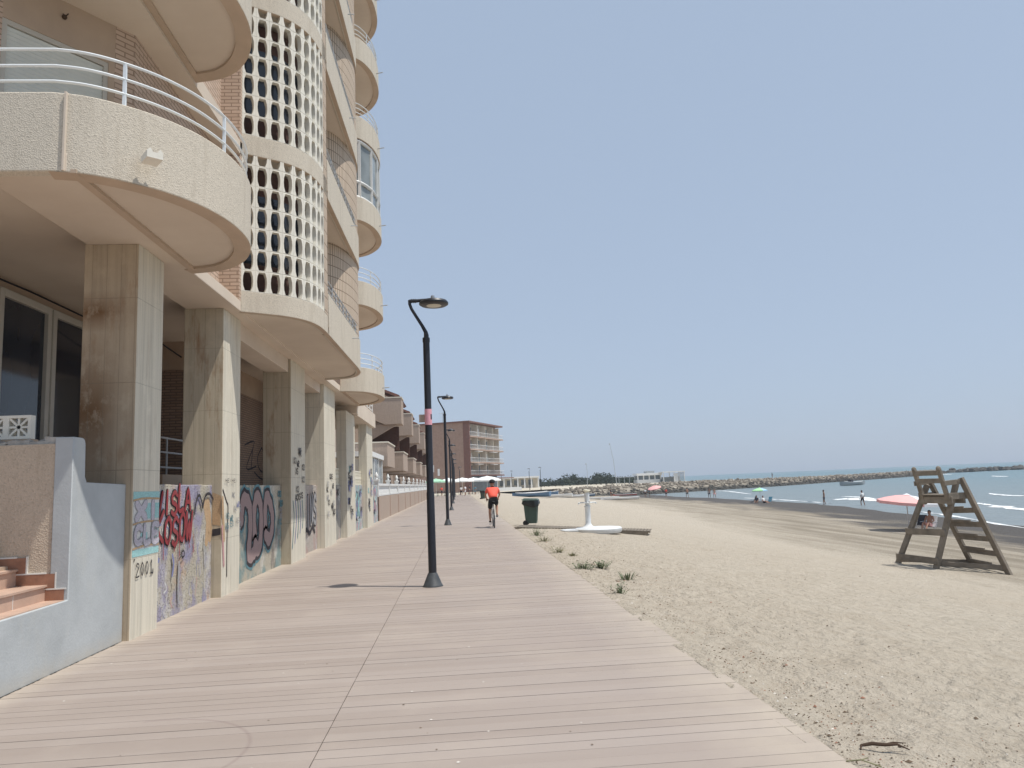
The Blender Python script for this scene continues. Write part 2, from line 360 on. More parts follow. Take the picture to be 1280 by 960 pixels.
# ---------------------------------------------------------------- mesh helpers
OFF = {}
class MB:
    def __init__(s): s.f = []                          # (points, material index, uvs)
    def face(s, pts, mi=0, uv=None): s.f.append(([tuple(p) for p in pts], mi, uv)); return s
    def box(s, x0, y0, z0, x1, y1, z1, mi=0):
        a, b, c, d = (x0, y0), (x1, y0), (x1, y1), (x0, y1)
        s.prism([a, b, c, d], z0, z1, mi); return s
    def prism(s, poly, z0, z1, mi=0, mi_top=None, mi_bot=None):
        ar = sum(poly[i - 1][0] * poly[i][1] - poly[i][0] * poly[i - 1][1] for i in range(len(poly)))
        if ar < 0: poly = poly[::-1]
        n = len(poly)
        s.face([(*p, z1) for p in poly], mi if mi_top is None else mi_top, [(p[0], p[1]) for p in poly])
        s.face([(*p, z0) for p in poly[::-1]], mi if mi_bot is None else mi_bot, [(p[0], p[1]) for p in poly[::-1]])
        u = 0.
        for i in range(n):
            p, q = poly[i], poly[(i + 1) % n]; L = math.dist(p, q)
            s.face([(*p, z0), (*q, z0), (*q, z1), (*p, z1)], mi, [(u, z0), (u + L, z0), (u + L, z1), (u, z1)]); u += L
        return s
    def prism_axis(s, poly, a0, a1, axis='y', mi=0):   # poly in the other two axes (x,z) or (y,z)
        def P(p, a): return (p[0], a, p[1]) if axis == 'y' else (a, p[0], p[1])
        n = len(poly)
        s.face([P(p, a0) for p in poly], mi); s.face([P(p, a1) for p in poly[::-1]], mi)
        for i in range(n):
            p, q = poly[i], poly[(i + 1) % n]
            s.face([P(p, a0), P(p, a1), P(q, a1), P(q, a0)], mi)
        return s
    def wall(s, path, z0, z1, th, mi=0, closed=False):  # solid wall along a path, th to its left
        off = offset(path, th, closed); n = len(path)
        u = 0.
        for i in range(n if closed else n - 1):
            j = (i + 1) % n
            p, q, a, b = path[i], path[j], off[i], off[j]; L = math.dist(p, q)
            s.face([(*p, z0), (*q, z0), (*q, z1), (*p, z1)], mi, [(u, z0), (u + L, z0), (u + L, z1), (u, z1)])
            s.face([(*b, z0), (*a, z0), (*a, z1), (*b, z1)], mi, [(u, z0), (u + L, z0), (u + L, z1), (u, z1)])
            s.face([(*p, z1), (*q, z1), (*b, z1), (*a, z1)], mi, [(u, 0), (u + L, 0), (u + L, th), (u, th)])
            s.face([(*q, z0), (*p, z0), (*a, z0), (*b, z0)], mi, [(u, 0), (u + L, 0), (u + L, th), (u, th)])
            u += L
        if not closed:
            for k in (0, -1):
                p, a = path[k], off[k]
                s.face([(*p, z0), (*a, z0), (*a, z1), (*p, z1)], mi, [(0, z0), (th, z0), (th, z1), (0, z1)])
        return s
    def tube(s, pts, r, n=10, mi=0, caps=True, flat=1.):
        pts = [Vector(p) for p in pts]; rs = r if isinstance(r, (list, tuple)) else [r] * len(pts)
        rings = []; t = (pts[1] - pts[0]).normalized()
        up = Vector((0, 0, 1)) if abs(t.z) < .9 else Vector((1, 0, 0))
        side = t.cross(up).normalized()
        for i, p in enumerate(pts):
            d = ((pts[min(i + 1, len(pts) - 1)] - p).normalized() + (p - pts[max(i - 1, 0)]).normalized())
            if d.length > 1e-6: t = d.normalized()
            side = (side - t * side.dot(t)).normalized(); b = t.cross(side)
            rings.append([p + (side * math.cos(2 * math.pi * k / n) + b * math.sin(2 * math.pi * k / n) * flat) * rs[i] for k in range(n)])
        for i in range(len(rings) - 1):
            A, B = rings[i], rings[i + 1]
            for k in range(n):
                s.face([A[k], A[(k + 1) % n], B[(k + 1) % n], B[k]], mi)
        if caps: s.face(rings[0][::-1], mi); s.face(rings[-1], mi)
        return s
    def lathe(s, prof, c=(0, 0, 0), n=24, mi=0, sx=1., sy=1.):
        c = Vector(c)
        ring = lambda r, z: [c + Vector((r * sx * math.cos(2 * math.pi * k / n), r * sy * math.sin(2 * math.pi * k / n), z)) for k in range(n)]
        R = [ring(r, z) for r, z in prof]
        for A, B in zip(R, R[1:]):
            for k in range(n): s.face([A[k], A[(k + 1) % n], B[(k + 1) % n], B[k]], mi)
        if prof[0][0] > 1e-4: s.face(R[0][::-1], mi)
        if prof[-1][0] > 1e-4: s.face(R[-1], mi)
        return s
    def beam(s, a, b, w, h, mi=0, up=(0, 0, 1)):       # rectangular bar from a to b
        a, b = Vector(a), Vector(b); t = (b - a).normalized(); up = Vector(up)
        sd = t.cross(up)
        if sd.length < 1e-3: sd = t.cross(Vector((1, 0, 0)))
        sd.normalize(); u = sd.cross(t)
        c = [(-w / 2, -h / 2), (w / 2, -h / 2), (w / 2, h / 2), (-w / 2, h / 2)]
        A = [a + sd * x + u * y for x, y in c]; B = [b + sd * x + u * y for x, y in c]
        s.face(A[::-1], mi); s.face(B, mi)
        for k in range(4): s.face([A[k], A[(k + 1) % 4], B[(k + 1) % 4], B[k]], mi)
        return s
    def ball(s, c, r, n=10, m=6, mi=0, sc=(1, 1, 1)):
        pr = [(math.sin(math.pi * i / m) * r, -math.cos(math.pi * i / m) * r * sc[2]) for i in range(m + 1)]
        return s.lathe(pr, c, n, mi, sc[0], sc[1])
    def xf(s, mat):
        s.f = [([tuple(mat @ Vector(p)) for p in P], mi, uv) for P, mi, uv in s.f]; return s
    def add(s, o): s.f += o.f; return s
    def build(s, name, mats, parent=None, smooth=35., bevel=0., seg=2, world=True):
        off = Vector((0, 0, 0))
        if parent is not None and world: off = OFF.get(parent.name, off)
        V, idx, F, MI, UV = [], {}, [], [], []
        hasuv = any(u for _, _, u in s.f)
        for P, mi, uv in s.f:
            ids = []; us = []
            for k, p in enumerate(P):
                key = (round(p[0], 5), round(p[1], 5), round(p[2], 5))
                if key not in idx: idx[key] = len(V); V.append((p[0] - off.x, p[1] - off.y, p[2] - off.z))
                if ids and (idx[key] in ids): continue
                ids.append(idx[key]); us.append(uv[k] if uv else (0, 0))
            if len(ids) < 3: continue
            F.append(ids); MI.append(mi); UV += us
        me = bpy.data.meshes.new(name); me.from_pydata(V, [], F)
        if hasuv:
            ul = me.uv_layers.new(name='UVMap')
            for i, u in enumerate(UV): ul.data[i].uv = u
        for m in (mats if isinstance(mats, (list, tuple)) else [mats]): me.materials.append(M[m] if isinstance(m, str) else m)
        me.polygons.foreach_set('material_index', MI)
        bm = bmesh.new(); bm.from_mesh(me); bmesh.ops.recalc_face_normals(bm, faces=bm.faces); bm.to_mesh(me); bm.free()
        me.polygons.foreach_set('use_smooth', [bool(smooth)] * len(me.polygons))
        if smooth: me.set_sharp_from_angle(angle=R_(smooth))
        me.update()
        o = bpy.data.objects.new(name, me); COL.objects.link(o)
        if parent is not None: o.parent = parent
        OFF[o.name] = off
        if bevel:
            b = o.modifiers.new('bevel', 'BEVEL'); b.width = bevel; b.segments = seg; b.limit_method = 'ANGLE'; b.angle_limit = R_(40)
            b.harden_normals = False
        return o
def offset(path, th, closed=False):
    n = len(path); out = []
    for i in range(n):
        a = path[i - 1] if (i > 0 or closed) else None
        b = path[(i + 1) % n] if (i < n - 1 or closed) else None
        p = path[i]; ns = []
        for u, v in ((a, p), (p, b)):
            if u is None or v is None: continue
            dx, dy = v[0] - u[0], v[1] - u[1]; L = math.hypot(dx, dy) or 1
            ns.append((-dy / L, dx / L))
        nx = sum(q[0] for q in ns); ny = sum(q[1] for q in ns); L = math.hypot(nx, ny) or 1
        nx, ny = nx / L, ny / L
        k = 1.
        if len(ns) == 2: k = 1 / max(.35, nx * ns[0][0] + ny * ns[0][1])
        out.append((p[0] + nx * th * k, p[1] + ny * th * k))
    return out
def smooth_path(P, n=6):
    out = []
    for i in range(len(P) - 1):
        p0 = P[max(i - 1, 0)]; p1 = P[i]; p2 = P[i + 1]; p3 = P[min(i + 2, len(P) - 1)]
        for k in range(n):
            t = k / n
            out.append(tuple(.5 * (2 * b + (c - a) * t + (2 * a - 5 * b + 4 * c - d) * t * t + (3 * b - a - 3 * c + d) * t ** 3) for a, b, c, d in zip(p0, p1, p2, p3)))
    out.append(tuple(P[-1])); return out
def resample(P, step):
    out = [P[0]]; acc = 0.
    for a, b in zip(P, P[1:]):
        L = math.dist(a, b); pos = step - acc
        while pos <= L + 1e-9:
            t = pos / L; out.append(tuple(x + (y - x) * t for x, y in zip(a, b))); pos += step
        acc = L - (pos - step)
    return out
def tag(o, label=None, cat=None, group=None, kind=None):
    if label: o['label'] = label
    if cat: o['category'] = cat
    if group: o['group'] = group
    if kind: o['kind'] = kind
    return o
def empty(name, loc, label, cat, group=None):
    o = bpy.data.objects.new(name, None); COL.objects.link(o); o.location = loc; o.empty_display_size = .2
    OFF[o.name] = Vector(loc); return tag(o, label, cat, group)
def kids(o): return [c for c in list(bpy.data.objects) if c.parent is o]
def copy_tree(o, parent=None, loc=None, label=None, rz=None):
    ch = kids(o)
    c = o.copy(); COL.objects.link(c)
    if parent is not None: c.parent = parent
    if loc is not None: c.location = loc
    if rz is not None: c.rotation_euler = (0, 0, rz)
    if label: c['label'] = label
    for k in ch: copy_tree(k, c)
    return c
def lift(o, parent, dz):                                # a copy of a part (and its sub-parts) one storey up
    c = copy_tree(o, parent); c.location.z += dz; return c
# ================================================================ setting
XS = [(-30, 26), (0, 27), (20, 30), (44, 35), (60, 38.6), (86, 43), (103, 43.7), (131, 44), (150, 43), (165, 47), (180, 57), (200, 78), (223, 105), (245, 138), (280, 181), (340, 235), (420, 300), (3000, 3000)]
def lerp(T, v):
    if v <= T[0][0]: return T[0][1]
    for (a, b), (c, d) in zip(T, T[1:]):
        if v <= c: return b + (d - b) * (v - a) / (c - a)
    return T[-1][1]
ZP = [(0., 0.), (2.4, -.10), (6, -.5), (9.5, -.98), (13, -1.5), (20, -1.86), (28, -2.16)]
def sand_z(x, y):
    if x < 2.0: return -.035
    xs = lerp(XS, y) if y < 150 else 44 + (y - 150) * .02
    u = (x - 2.0); k = 33. / (xs - 2.0)
    q = u * (k if u > 13 else 1 + (k - 1) * u / 13)
    z = lerp(ZP, min(q, 28)) if q < 28 else -2.16 - (q - 28) * .052
    z = max(z, -5.)
    if y > 40: z += min(.35, (y - 40) * .006) * max(0, 1 - u / 24) * min(1, u / 5)
    return z
def sand_bumps(x, y):
    d = math.hypot(x, y)
    a = 0.
    if d < 45:
        w = max(0., 1 - d / 45)
        a += .022 * w * noise.noise(Vector((x * 2.1, y * 2.1, 0)))
        a += .030 * w * noise.noise(Vector((x * .8, y * .8, 5)))
        c = noise.voronoi(Vector((x * 2.7, y * 2.7, 0)))[0][0]
        a -= .036 * w * max(0., 1 - c * 2.2)
        c = noise.voronoi(Vector((x * 1.5 + 7, y * 1.5, 3)))[0][0]
        a -= .04 * w * max(0., 1 - c * 2.6)
    a += .05 * noise.noise(Vector((x * .22, y * .16, 9)))
    e = min(1., max(0., (x - 2.0) / .5))
    lip = max(0., 1 - abs(x - 2.2) / .20) * (.022 + .030 * noise.noise(Vector((y * .7, 2, 0))) + .012 * noise.noise(Vector((y * 6, x * 6, 0))))
    return a * e + lip
def axis(spec):
    out = [spec[0][0]]
    for a, b, s0, s1 in spec:
        v = a; n = 0
        while v < b:
            t = (v - a) / (b - a); v += s0 + (s1 - s0) * t; out.append(min(v, b))
    return out
def grid(name, xs, ys, zf, mat, kind='structure'):
    V = [(x, y, zf(x, y)) for y in ys for x in xs]; n = len(xs)
    F = [(j * n + i, j * n + i + 1, (j + 1) * n + i + 1, (j + 1) * n + i) for j in range(len(ys) - 1) for i in range(n - 1)]
    me = bpy.data.meshes.new(name); me.from_pydata(V, [], F); me.materials.append(M[mat])
    me.polygons.foreach_set('use_smooth', [True] * len(F))
    o = bpy.data.objects.new(name, me); COL.objects.link(o); o['kind'] = kind; return o
xs = axis([(1.8, 2.4, .04, .05), (2.4, 9., .05, .06), (9., 18., .07, .14), (18., 60., .2, 1.6), (60, 260, 3, 20)])
ys = axis([(-8, 1.5, 1., .3), (1.5, 9., .05, .06), (9., 30., .06, .22), (30, 70, .25, .6), (70, 400, 1.2, 12)])
grid('sand', xs, ys, lambda x, y: sand_z(x, y) + sand_bumps(x, y), 'sand')
# land under the boardwalk and behind the buildings, out to the dunes
g = MB(); g.face([(-900, -200, -.12), (2.1, -200, -.12), (2.1, 700, -.12), (-900, 700, -.12)]); o = g.build('ground', 'sand'); o['kind'] = 'structure'
# the sea
g = MB()
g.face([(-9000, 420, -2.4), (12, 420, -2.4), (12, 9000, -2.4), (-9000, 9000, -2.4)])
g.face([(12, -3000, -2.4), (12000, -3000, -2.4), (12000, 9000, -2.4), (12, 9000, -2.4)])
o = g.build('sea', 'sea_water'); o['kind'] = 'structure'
# foam of small breaking waves
def foam(path, wid, seed):
    b = MB(); P = resample(smooth_path(path, 6), .5); n = len(P)
    O = []
    for i, p in enumerate(P):
        e = math.sin(math.pi * i / (n - 1)) ** .5
        w = wid * e * (.35 + .9 * abs(noise.noise(Vector((i * .09, seed, 0)))) + .5 * noise.noise(Vector((i * .5, seed, 4))))
        if noise.noise(Vector((i * .21, seed, 8))) < -.25: w *= .25
        w = max(w, .04)
        O.append(w)
    A = offset(P, 0.); 
    for i in range(n - 1):
        if noise.noise(Vector((i * .21, seed, 8))) < -.33: continue
        a0 = offset(P, O[i] / 2)[i] if False else None
    N = [(q[0] - p[0], q[1] - p[1]) for p, q in zip(P, offset(P, 1.))]
    for i in range(n - 1):
        pts = []
        for k, sg in ((i, -1), (i + 1, -1), (i + 1, 1), (i, 1)):
            pts.append((P[k][0] + N[k][0] * O[k] * sg / 2, P[k][1] + N[k][1] * O[k] * sg / 2))
        z = -2.385
        b.face([(*q, z + .0) for q in pts])
        m = [((pts[0][0] + pts[3][0]) / 2, (pts[0][1] + pts[3][1]) / 2), ((pts[1][0] + pts[2][0]) / 2, (pts[1][1] + pts[2][1]) / 2)]
        b.face([(*pts[0], z + .01), (*pts[1], z + .01), (*m[1], z + .07), (*m[0], z + .07)])
        b.face([(*m[0], z + .07), (*m[1], z + .07), (*pts[2], z + .01), (*pts[3], z + .01)])
    return b
fb = MB()
def zpts(L): return [tuple(on_z(x, y, -2.38))[:2] for x, y in L]
for i, (L, w) in enumerate([([(1046, 625), (1062, 623.2), (1085, 624.8), (1112, 627.5)], 4.2), ([(1052, 621), (1075, 621.5), (1100, 624.5)], 1.6),
                            ([(1222, 629), (1245, 632.5), (1270, 636), (1300, 639)], 2.6), ([(1236, 617), (1262, 619.5), (1290, 620)], 2.0),
                            ([(1150, 640), (1190, 645), (1240, 654), (1300, 664)], .8), ([(930, 622.6), (960, 624), (1000, 626.5), (1040, 629.5)], .6),
                            ([(893, 613.5), (908, 614), (925, 616), (940, 618)], 1.3), ([(1160, 592), (1175, 592.5), (1190, 593)], 4.),
                            ([(1240, 595), (1252, 595.5), (1262, 595.6)], 3.), ([(1180, 636), (1200, 636.5), (1222, 638)], .9)]):
    fb.add(foam(zpts(L), w, i * 7.3))
tag(fb.build('sea_foam', 'foam'), 'white foam of small waves breaking near the shore', 'foam', kind='stuff')

# ---------------------------------------------------------------- boardwalk
def boards():
    b = MB(); y = -4.2
    while y < 128:
        for x0, x1 in ((-4.05, -.923), (-.917, 2.10)):
            e = random.uniform(-.003, .003) if x1 > 0 else 0
            b.box(x0, y + .0022, -.03, x1 + e, y + .1478, random.uniform(-.0012, .0012))
        y += .15
    return b
bw = boards()
b2 = MB(); b2.box(-4.05, -4.2, -.10, 2.08, 128, -.045)
deck_o = bw.build('boardwalk', ['deck_boards'], smooth=0); deck_o['kind'] = 'structure'
o = b2.build('boardwalk_base', 'dark_hole'); o['kind'] = 'structure'
# promenade beyond the boards, curving right along the bay
b = MB(); L1 = [(-20, 128), (-14, 150), (-4, 165), (6, 185), (16, 210)]; L2 = [(2.1, 128), (5, 140), (12, 150), (19, 155), (26, 175)]
pm = [(-40, 128), (2.1, 128), (4, 140), (12, 150), (20, 158), (26, 180), (30, 230), (-40, 230)]
b.face([(*p, -.004) for p in pm]); o = b.build('promenade', 'gravel_path'); o['kind'] = 'structure'

# ================================================================ apartment building
LV = [4.70 + 2.86 * k for k in range(6)]; FH = 2.86; TOP = LV[-1] + FH
SE = -3.6
apt = empty('apartment_building', (-6, 16, 0), 'beige seaside apartment block on concrete columns with rounded balconies and a pierced block screen', 'building')
P1 = smooth_path([(-3.75, 6.93), (-3.48, 7.0), (-3.2, 7.17), (-2.9, 7.46), (-2.65, 7.87), (-2.50, 8.38), (-2.47, 8.95), (-2.57, 9.45), (-2.8, 9.9), (-3.14, 10.22), (-3.6, 10.36)], 5)
P1w = [(-5.75, 6.93), (-4.5, 6.93)] + P1
P2 = smooth_path([(-3.6, 12.66), (-3.27, 12.86), (-2.95, 13.08), (-2.68, 13.42), (-2.53, 13.85), (-2.48, 14.35), (-2.47, 15), (-2.46, 17), (-2.45, 19.2), (-2.52, 19.95), (-2.72, 20.5), (-3.05, 20.82), (-3.6, 20.94)], 6)
P3 = smooth_path([(-3.6, 23.5), (-3.26, 23.58), (-2.85, 23.86), (-2.56, 24.5), (-2.44, 25.3), (-2.46, 26.1), (-2.68, 26.85), (-3.1, 27.5), (-3.6, 27.84)], 6)
def clip_arc(P, y0, y1): return [p for p in P if y0 - 1e-6 <= p[1] <= y1 + 1e-6]
def soffit_mb(P, L, rim=.2):
    b = MB(); I = offset(P, rim)
    # rim ring underneath, then a panel recessed 35 mm
    for (p, q, a, c) in zip(P, P[1:], I, I[1:]):
        b.face([(*p, L), (*q, L), (*c, L), (*a, L)], 1)
        b.face([(*a, L), (*c, L), (*c, L + .035), (*a, L + .035)], 1)
    b.face([(*p, L + .035) for p in I], 0); b.face([(*p, L + .16) for p in P], 0)
    if rim > .1:                                       # rim continues along the straight inner edge
        b.box(SE + .002, 6.97 if I[0][1] < 12 else 23.55, L - .002, SE + .085, 10.32 if I[0][1] < 12 else 27.78, L + .034, 1)
    return b
def rail_mb(P, zt, heights, posts=1.3, r=.018, start=.35):
    I = offset(P, .06); b = MB()
    for h in heights: b.tube([(*p, zt + h) for p in I], r, 8, flat=.8)
    for q in resample(I, posts)[(1 if start else 0):]:
        b.box(q[0] - .015, q[1] - .015, zt - .02, q[0] + .015, q[1] + .015, zt + heights[-1])
    return b
def round_balcony(P, Pw, L, par=.80, label=None, rails=(.14, .30, .47)):
    w = MB(); w.wall(Pw, L + .002, L + par, .13)
    o = w.build('balcony', 'aggregate', apt, smooth=40, bevel=.012)
    soffit_mb(P, L).build('soffit', ['soffit', 'rim'], o, world=True)
    rail_mb(Pw, L + par, rails).build('railing', 'rail_paint', o, smooth=50)
    return o
balc = round_balcony(P1, P1w, LV[0])
# panel joint and drain spout on the lowest balcony
j = MB(); j.box(-3.63, 6.925, LV[0] + .01, -3.612, 6.99, LV[0] + .803); j.build('panel_joint', 'soffit', balc)
sp = MB(); c = Vector((-2.97, 7.26, LV[0] + .20)); nn = Vector((.62, -.78, 0)); sd = Vector((.78, .62, 0))
for zz in (0,):
    A = [c + sd * x + Vector((0, 0, z)) for x, z in ((-.075, 0), (-.075, .07), (-.045, .10), (-.02, .06), (.02, .06), (.045, .10), (.075, .07), (.075, 0))]
    B = [p + nn * .2 for p in A]
    sp.face(A); sp.face(B[::-1])
    for k in range(8): sp.face([A[k], B[k], B[(k + 1) % 8], A[(k + 1) % 8]])
sp.build('drain_spout', 'white_block', balc, smooth=0)
for k in range(1, 6): lift(balc, apt, FH * k)
fb3 = round_balcony(P3, P3, LV[0])
s2 = MB(); s2.tube([(-2.5, 25.2, LV[0] + .3), (-2.2, 25.1, LV[0] + .3)], .018, 8); s2.build('drain_spout', 'grey_rail', fb3)
for k in range(1, 6):
    c = lift(fb3, apt, FH * k)
    if k == 2:
        for q in kids(c):
            if q.name.startswith('railing'): bpy.data.objects.remove(q)
# glazed enclosure on the third round balcony
en = MB(); I = offset(P3, .07); zb, zt = LV[2] + .80, LV[3] - .02
Q = resample(I, .75)
for a, c in zip(Q, Q[1:]): en.face([(*a, zb), (*c, zb), (*c, zt), (*a, zt)], 1)
for a in Q: en.box(a[0] - .045, a[1] - .045, zb, a[0] + .045, a[1] + .045, zt, 0)
for z in (zb + .02, zb + .55, zt - .05): en.tube([(*p, z) for p in I], .055, 6)
en.build('balcony_enclosure', ['white_paint', 'enclosure_glass'], apt, smooth=0)
# --- long balcony with pierced screen
scr = clip_arc(P2, 12.0, 14.36); tl = clip_arc(P2, 14.3, 14.78); par = clip_arc(P2, 14.7, 99)
par = [tl[-1]] + par if par[0] != tl[-1] else par
w = MB(); w.wall(clip_arc(P2, 12, 14.8), LV[0] + .002, LV[0] + .37, .14)
bl = w.build('balcony', 'aggregate', apt, smooth=40, bevel=.01)
w = MB(); w.wall([p for p in P2 if p[1] >= 14.7], LV[0] + .003, LV[0] + .85, .13); w.build('parapet', 'aggregate', bl, smooth=40, bevel=.01)
soffit_mb(P2, LV[0], .09).build('soffit', ['soffit', 'rim'], bl)
pp = clip_arc(P2, 14.9, 20.7)
rb = rail_mb(pp, LV[0] + .85, (.10, .21, .32), .5, .02); rb.build('railing', 'grey_rail', bl, smooth=50)
s2 = MB(); s2.tube([(-2.47, 18.0, LV[0] + .58), (-2.30, 18.0, LV[0] + .58), (-2.29, 18.0, LV[0] + .56)], .014, 8); s2.build('drain_spout', 'grey_rail', bl)
def screen(L):
    b = MB(); P = resample([(*p,) for p in scr], .03)
    cum = [0.]
    for p, q in zip(P, P[1:]): cum.append(cum[-1] + math.dist(p, q))
    N = [(q[0] - p[0], q[1] - p[1]) for p, q in zip(P, offset(P, 1.))]
    T = cum[-1]; ncol = 9; cw = T / ncol
    def at(s, z, d):
        s = min(max(s, 0), T - 1e-6); i = min(int(s / .03), len(P) - 2); t = (s - cum[i]) / (cum[i + 1] - cum[i])
        x = P[i][0] + (P[i + 1][0] - P[i][0]) * t + N[i][0] * d; y = P[i][1] + (P[i + 1][1] - P[i][1]) * t + N[i][1] * d
        return (x, y, z)
    ch = .385; z0 = L + .37; z1 = L + FH + .002
    for c in range(ncol):
        s0 = c * cw; r = 0; z = z0
        while z < z1 - .02:
            h = ch; cut = z + ch > z1
            sm = s0 + cw / 2; zm = z + ch / 2
            hx = cw * .365; hz = ch * .455
            hole = [(-hx * .62, -hz), (hx * .62, -hz), (hx * .93, -hz * .5), (hx, 0), (hx * .93, hz * .5), (hx * .62, hz), (-hx * .62, hz), (-hx * .93, hz * .5), (-hx, 0), (-hx * .93, -hz * .5)]
            outr = [(-cw / 2, -ch / 2), (cw / 2, -ch / 2), (cw / 2, -ch * .25), (cw / 2, 0), (cw / 2, ch * .25), (cw / 2, ch / 2), (-cw / 2, ch / 2), (-cw / 2, ch * .25), (-cw / 2, 0), (-cw / 2, -ch * .25)]
            def cz(v): return min(v, z1)
            H = [(sm + a, cz(zm + e)) for a, e in hole]; O = [(sm + a, cz(zm + e)) for a, e in outr]
            In = [(sm + a * .955, cz(zm + e * .97)) for a, e in outr]
            for k in range(10):
                k2 = (k + 1) % 10
                if k == 5 and cut: continue
                b.face([at(*O[k], .006), at(*O[k2], .006), at(*In[k2], 0), at(*In[k], 0)])
                b.face([at(*In[k], 0), at(*In[k2], 0), at(*H[k2], 0), at(*H[k], 0)])
                b.face([at(*H[k], 0), at(*H[k2], 0), at(H[k2][0], H[k2][1], .1), at(H[k][0], H[k][1], .1)])
                b.face([at(*O[k], .1), at(*O[k2], .1), at(*H[k2], .1), at(*H[k], .1)])
            z += ch
    return b
screen(LV[0]).build('block_screen', 'white_block', bl, smooth=0)
for k in range(1, 6): lift(bl, apt, FH * k)
# --- tiled walls and facade, storey by storey (one mesh each, brick pattern in the material)
fac = MB()
tp = tl + [(-2.75, 14.82), (-3.9, 14.86)]
fac.wall(tp, LV[0] + .372, TOP, .1)
cw_ = smooth_path([(-3.95, 17.15), (-3.6, 17.2), (-3.15, 17.38), (-2.82, 17.75), (-2.62, 18.3), (-2.52, 18.9), (-2.50, 19.6), (-2.62, 20.25), (-3.0, 20.62), (-3.9, 20.7)], 5)
fac.wall(cw_, LV[0] + .165, TOP, .1)
fac.build('tiled_wall', 'tile_grid', apt, smooth=40)
fb_ = MB()
fb_.wall([(-3.94, 9.152), (-3.94, 12.57), (-3.6, 12.57)], LV[0] + .19, TOP, .12)
fb_.wall([(-3.9, 20.7), (-3.9, 28.0), (-9, 28.0)], LV[0] + .19, TOP, .12)
fb_.wall([(-3.95, 14.9), (-3.95, 17.2)], LV[0] + .165, TOP, .1)
DX, DY = -.62, -.785
def dg(s): return (-3.94 + DX * s, 9.15 + DY * s)
fb_.wall([dg(.255), dg(0)], LV[0] + .17, TOP, .12)
fb_.wall([dg(2.5), dg(1.5)], LV[0] + .17, TOP, .12)
fb_.build('brick_wall', 'buff_brick', apt, smooth=0)
# oblique bay: render above and beside the shutter
w = MB()
for k in range(6):
    z = LV[k]
    w.wall([dg(1.5), dg(.255)], z + 2.28, z + FH, .12); w.wall([dg(.33), dg(.255)], z + .17, z + 2.28, .12)
w.build('render_wall', 'beige_render', apt, smooth=0)
fr = MB(); z = LV[0]
n3 = Vector((-DY, DX, 0)) * -1; n3 = Vector((.785, -.62, 0))
def dp(s, z, d): p = dg(s); return (p[0] + n3.x * d, p[1] + n3.y * d, z)
for s0, s1, za, zb in ((.33, .385, .17, 2.28), (1.445, 1.5, .17, 2.28), (.385, 1.445, 2.22, 2.28)):
    fr.face([dp(s0, z + za, -.01), dp(s1, z + za, -.01), dp(s1, z + zb, -.01), dp(s0, z + zb, -.01)])
    fr.face([dp(s0, z + za, -.01), dp(s0, z + zb, -.01), dp(s0, z + zb, -.09), dp(s0, z + za, -.09)])
    fr.face([dp(s1, z + za, -.01), dp(s1, z + zb, -.01), dp(s1, z + zb, -.09), dp(s1, z + za, -.09)])
    fr.face([dp(s0, z + za, -.01), dp(s1, z + za, -.01), dp(s1, z + za, -.09), dp(s0, z + za, -.09)])
wf = fr.build('window', 'frame_beige', apt, smooth=0)
sh = MB(); zz = .17
while zz < 2.22:
    sh.face([dp(.385, z + zz, -.045), dp(1.445, z + zz, -.045), dp(1.445, z + zz + .038, -.033), dp(.385, z + zz + .038, -.025)])
    sh.face([dp(.385, z + zz + .038, -.033), dp(1.445, z + zz + .038, -.033), dp(1.445, z + zz + .05, -.045), dp(.385, z + zz + .05, -.045)])
    zz += .05
sh.build('shutter', 'shutter_grey', wf, smooth=0)
lift(wf, apt, FH)
# bare lamp socket above the shutter
k_ = MB(); c = Vector(dp(.87, LV[0] + 2.6, .0)); k_.ball(c + n3 * .02, .03, 10, 6); k_.tube([c, c + n3 * .07 + Vector((.02, 0, .02))], .008, 6); k_.tube([c, c + n3 * .05 + Vector((-.03, 0, .03))], .007, 6)
k_.build('lamp_socket', 'twig', apt)
# slabs
sb = MB(); foot = [(-5.75, 6.97), (SE, 6.97), (SE, 28.0), (-12, 28.0), (-12, 6.97)]
for k in range(1, 7):
    z = LV[0] + FH * k
    sb.prism(foot, z - .05, z + .185)
sb.prism([(-12, 6.97), (-4.42, 6.97), (-4.42, 28), (-12, 28)], 4.86, 4.885)
sb.build('floor_slab', 'soffit', apt, smooth=0)
# first floor edge beam and arcade beam
eb = MB(); eb.box(-4.42, 6.955, 4.708, SE, 28.0, LV[0] + .19); eb.box(-4.38, 13.4, 4.40, -3.86, 17.42, 4.71)
eb.box(-4.38, 19.0, 4.44, -3.9, 21.7, 4.71)
eb.box(-12, 27.6, 4.4, SE - .03, 28.05, LV[0] + .2)
eb.build('edge_beam', 'soffit', apt, smooth=0, bevel=.01)
for y0, y1 in ((10.38, 12.56), (20.95, 23.5)):
    ld = MB(); ld.box(-3.95, y0, LV[0] + .187, SE - .02, y1, LV[0] + .215); o = ld.build('sill', 'rim', apt, smooth=0)
    for k in range(1, 6): lift(o, apt, FH * k)
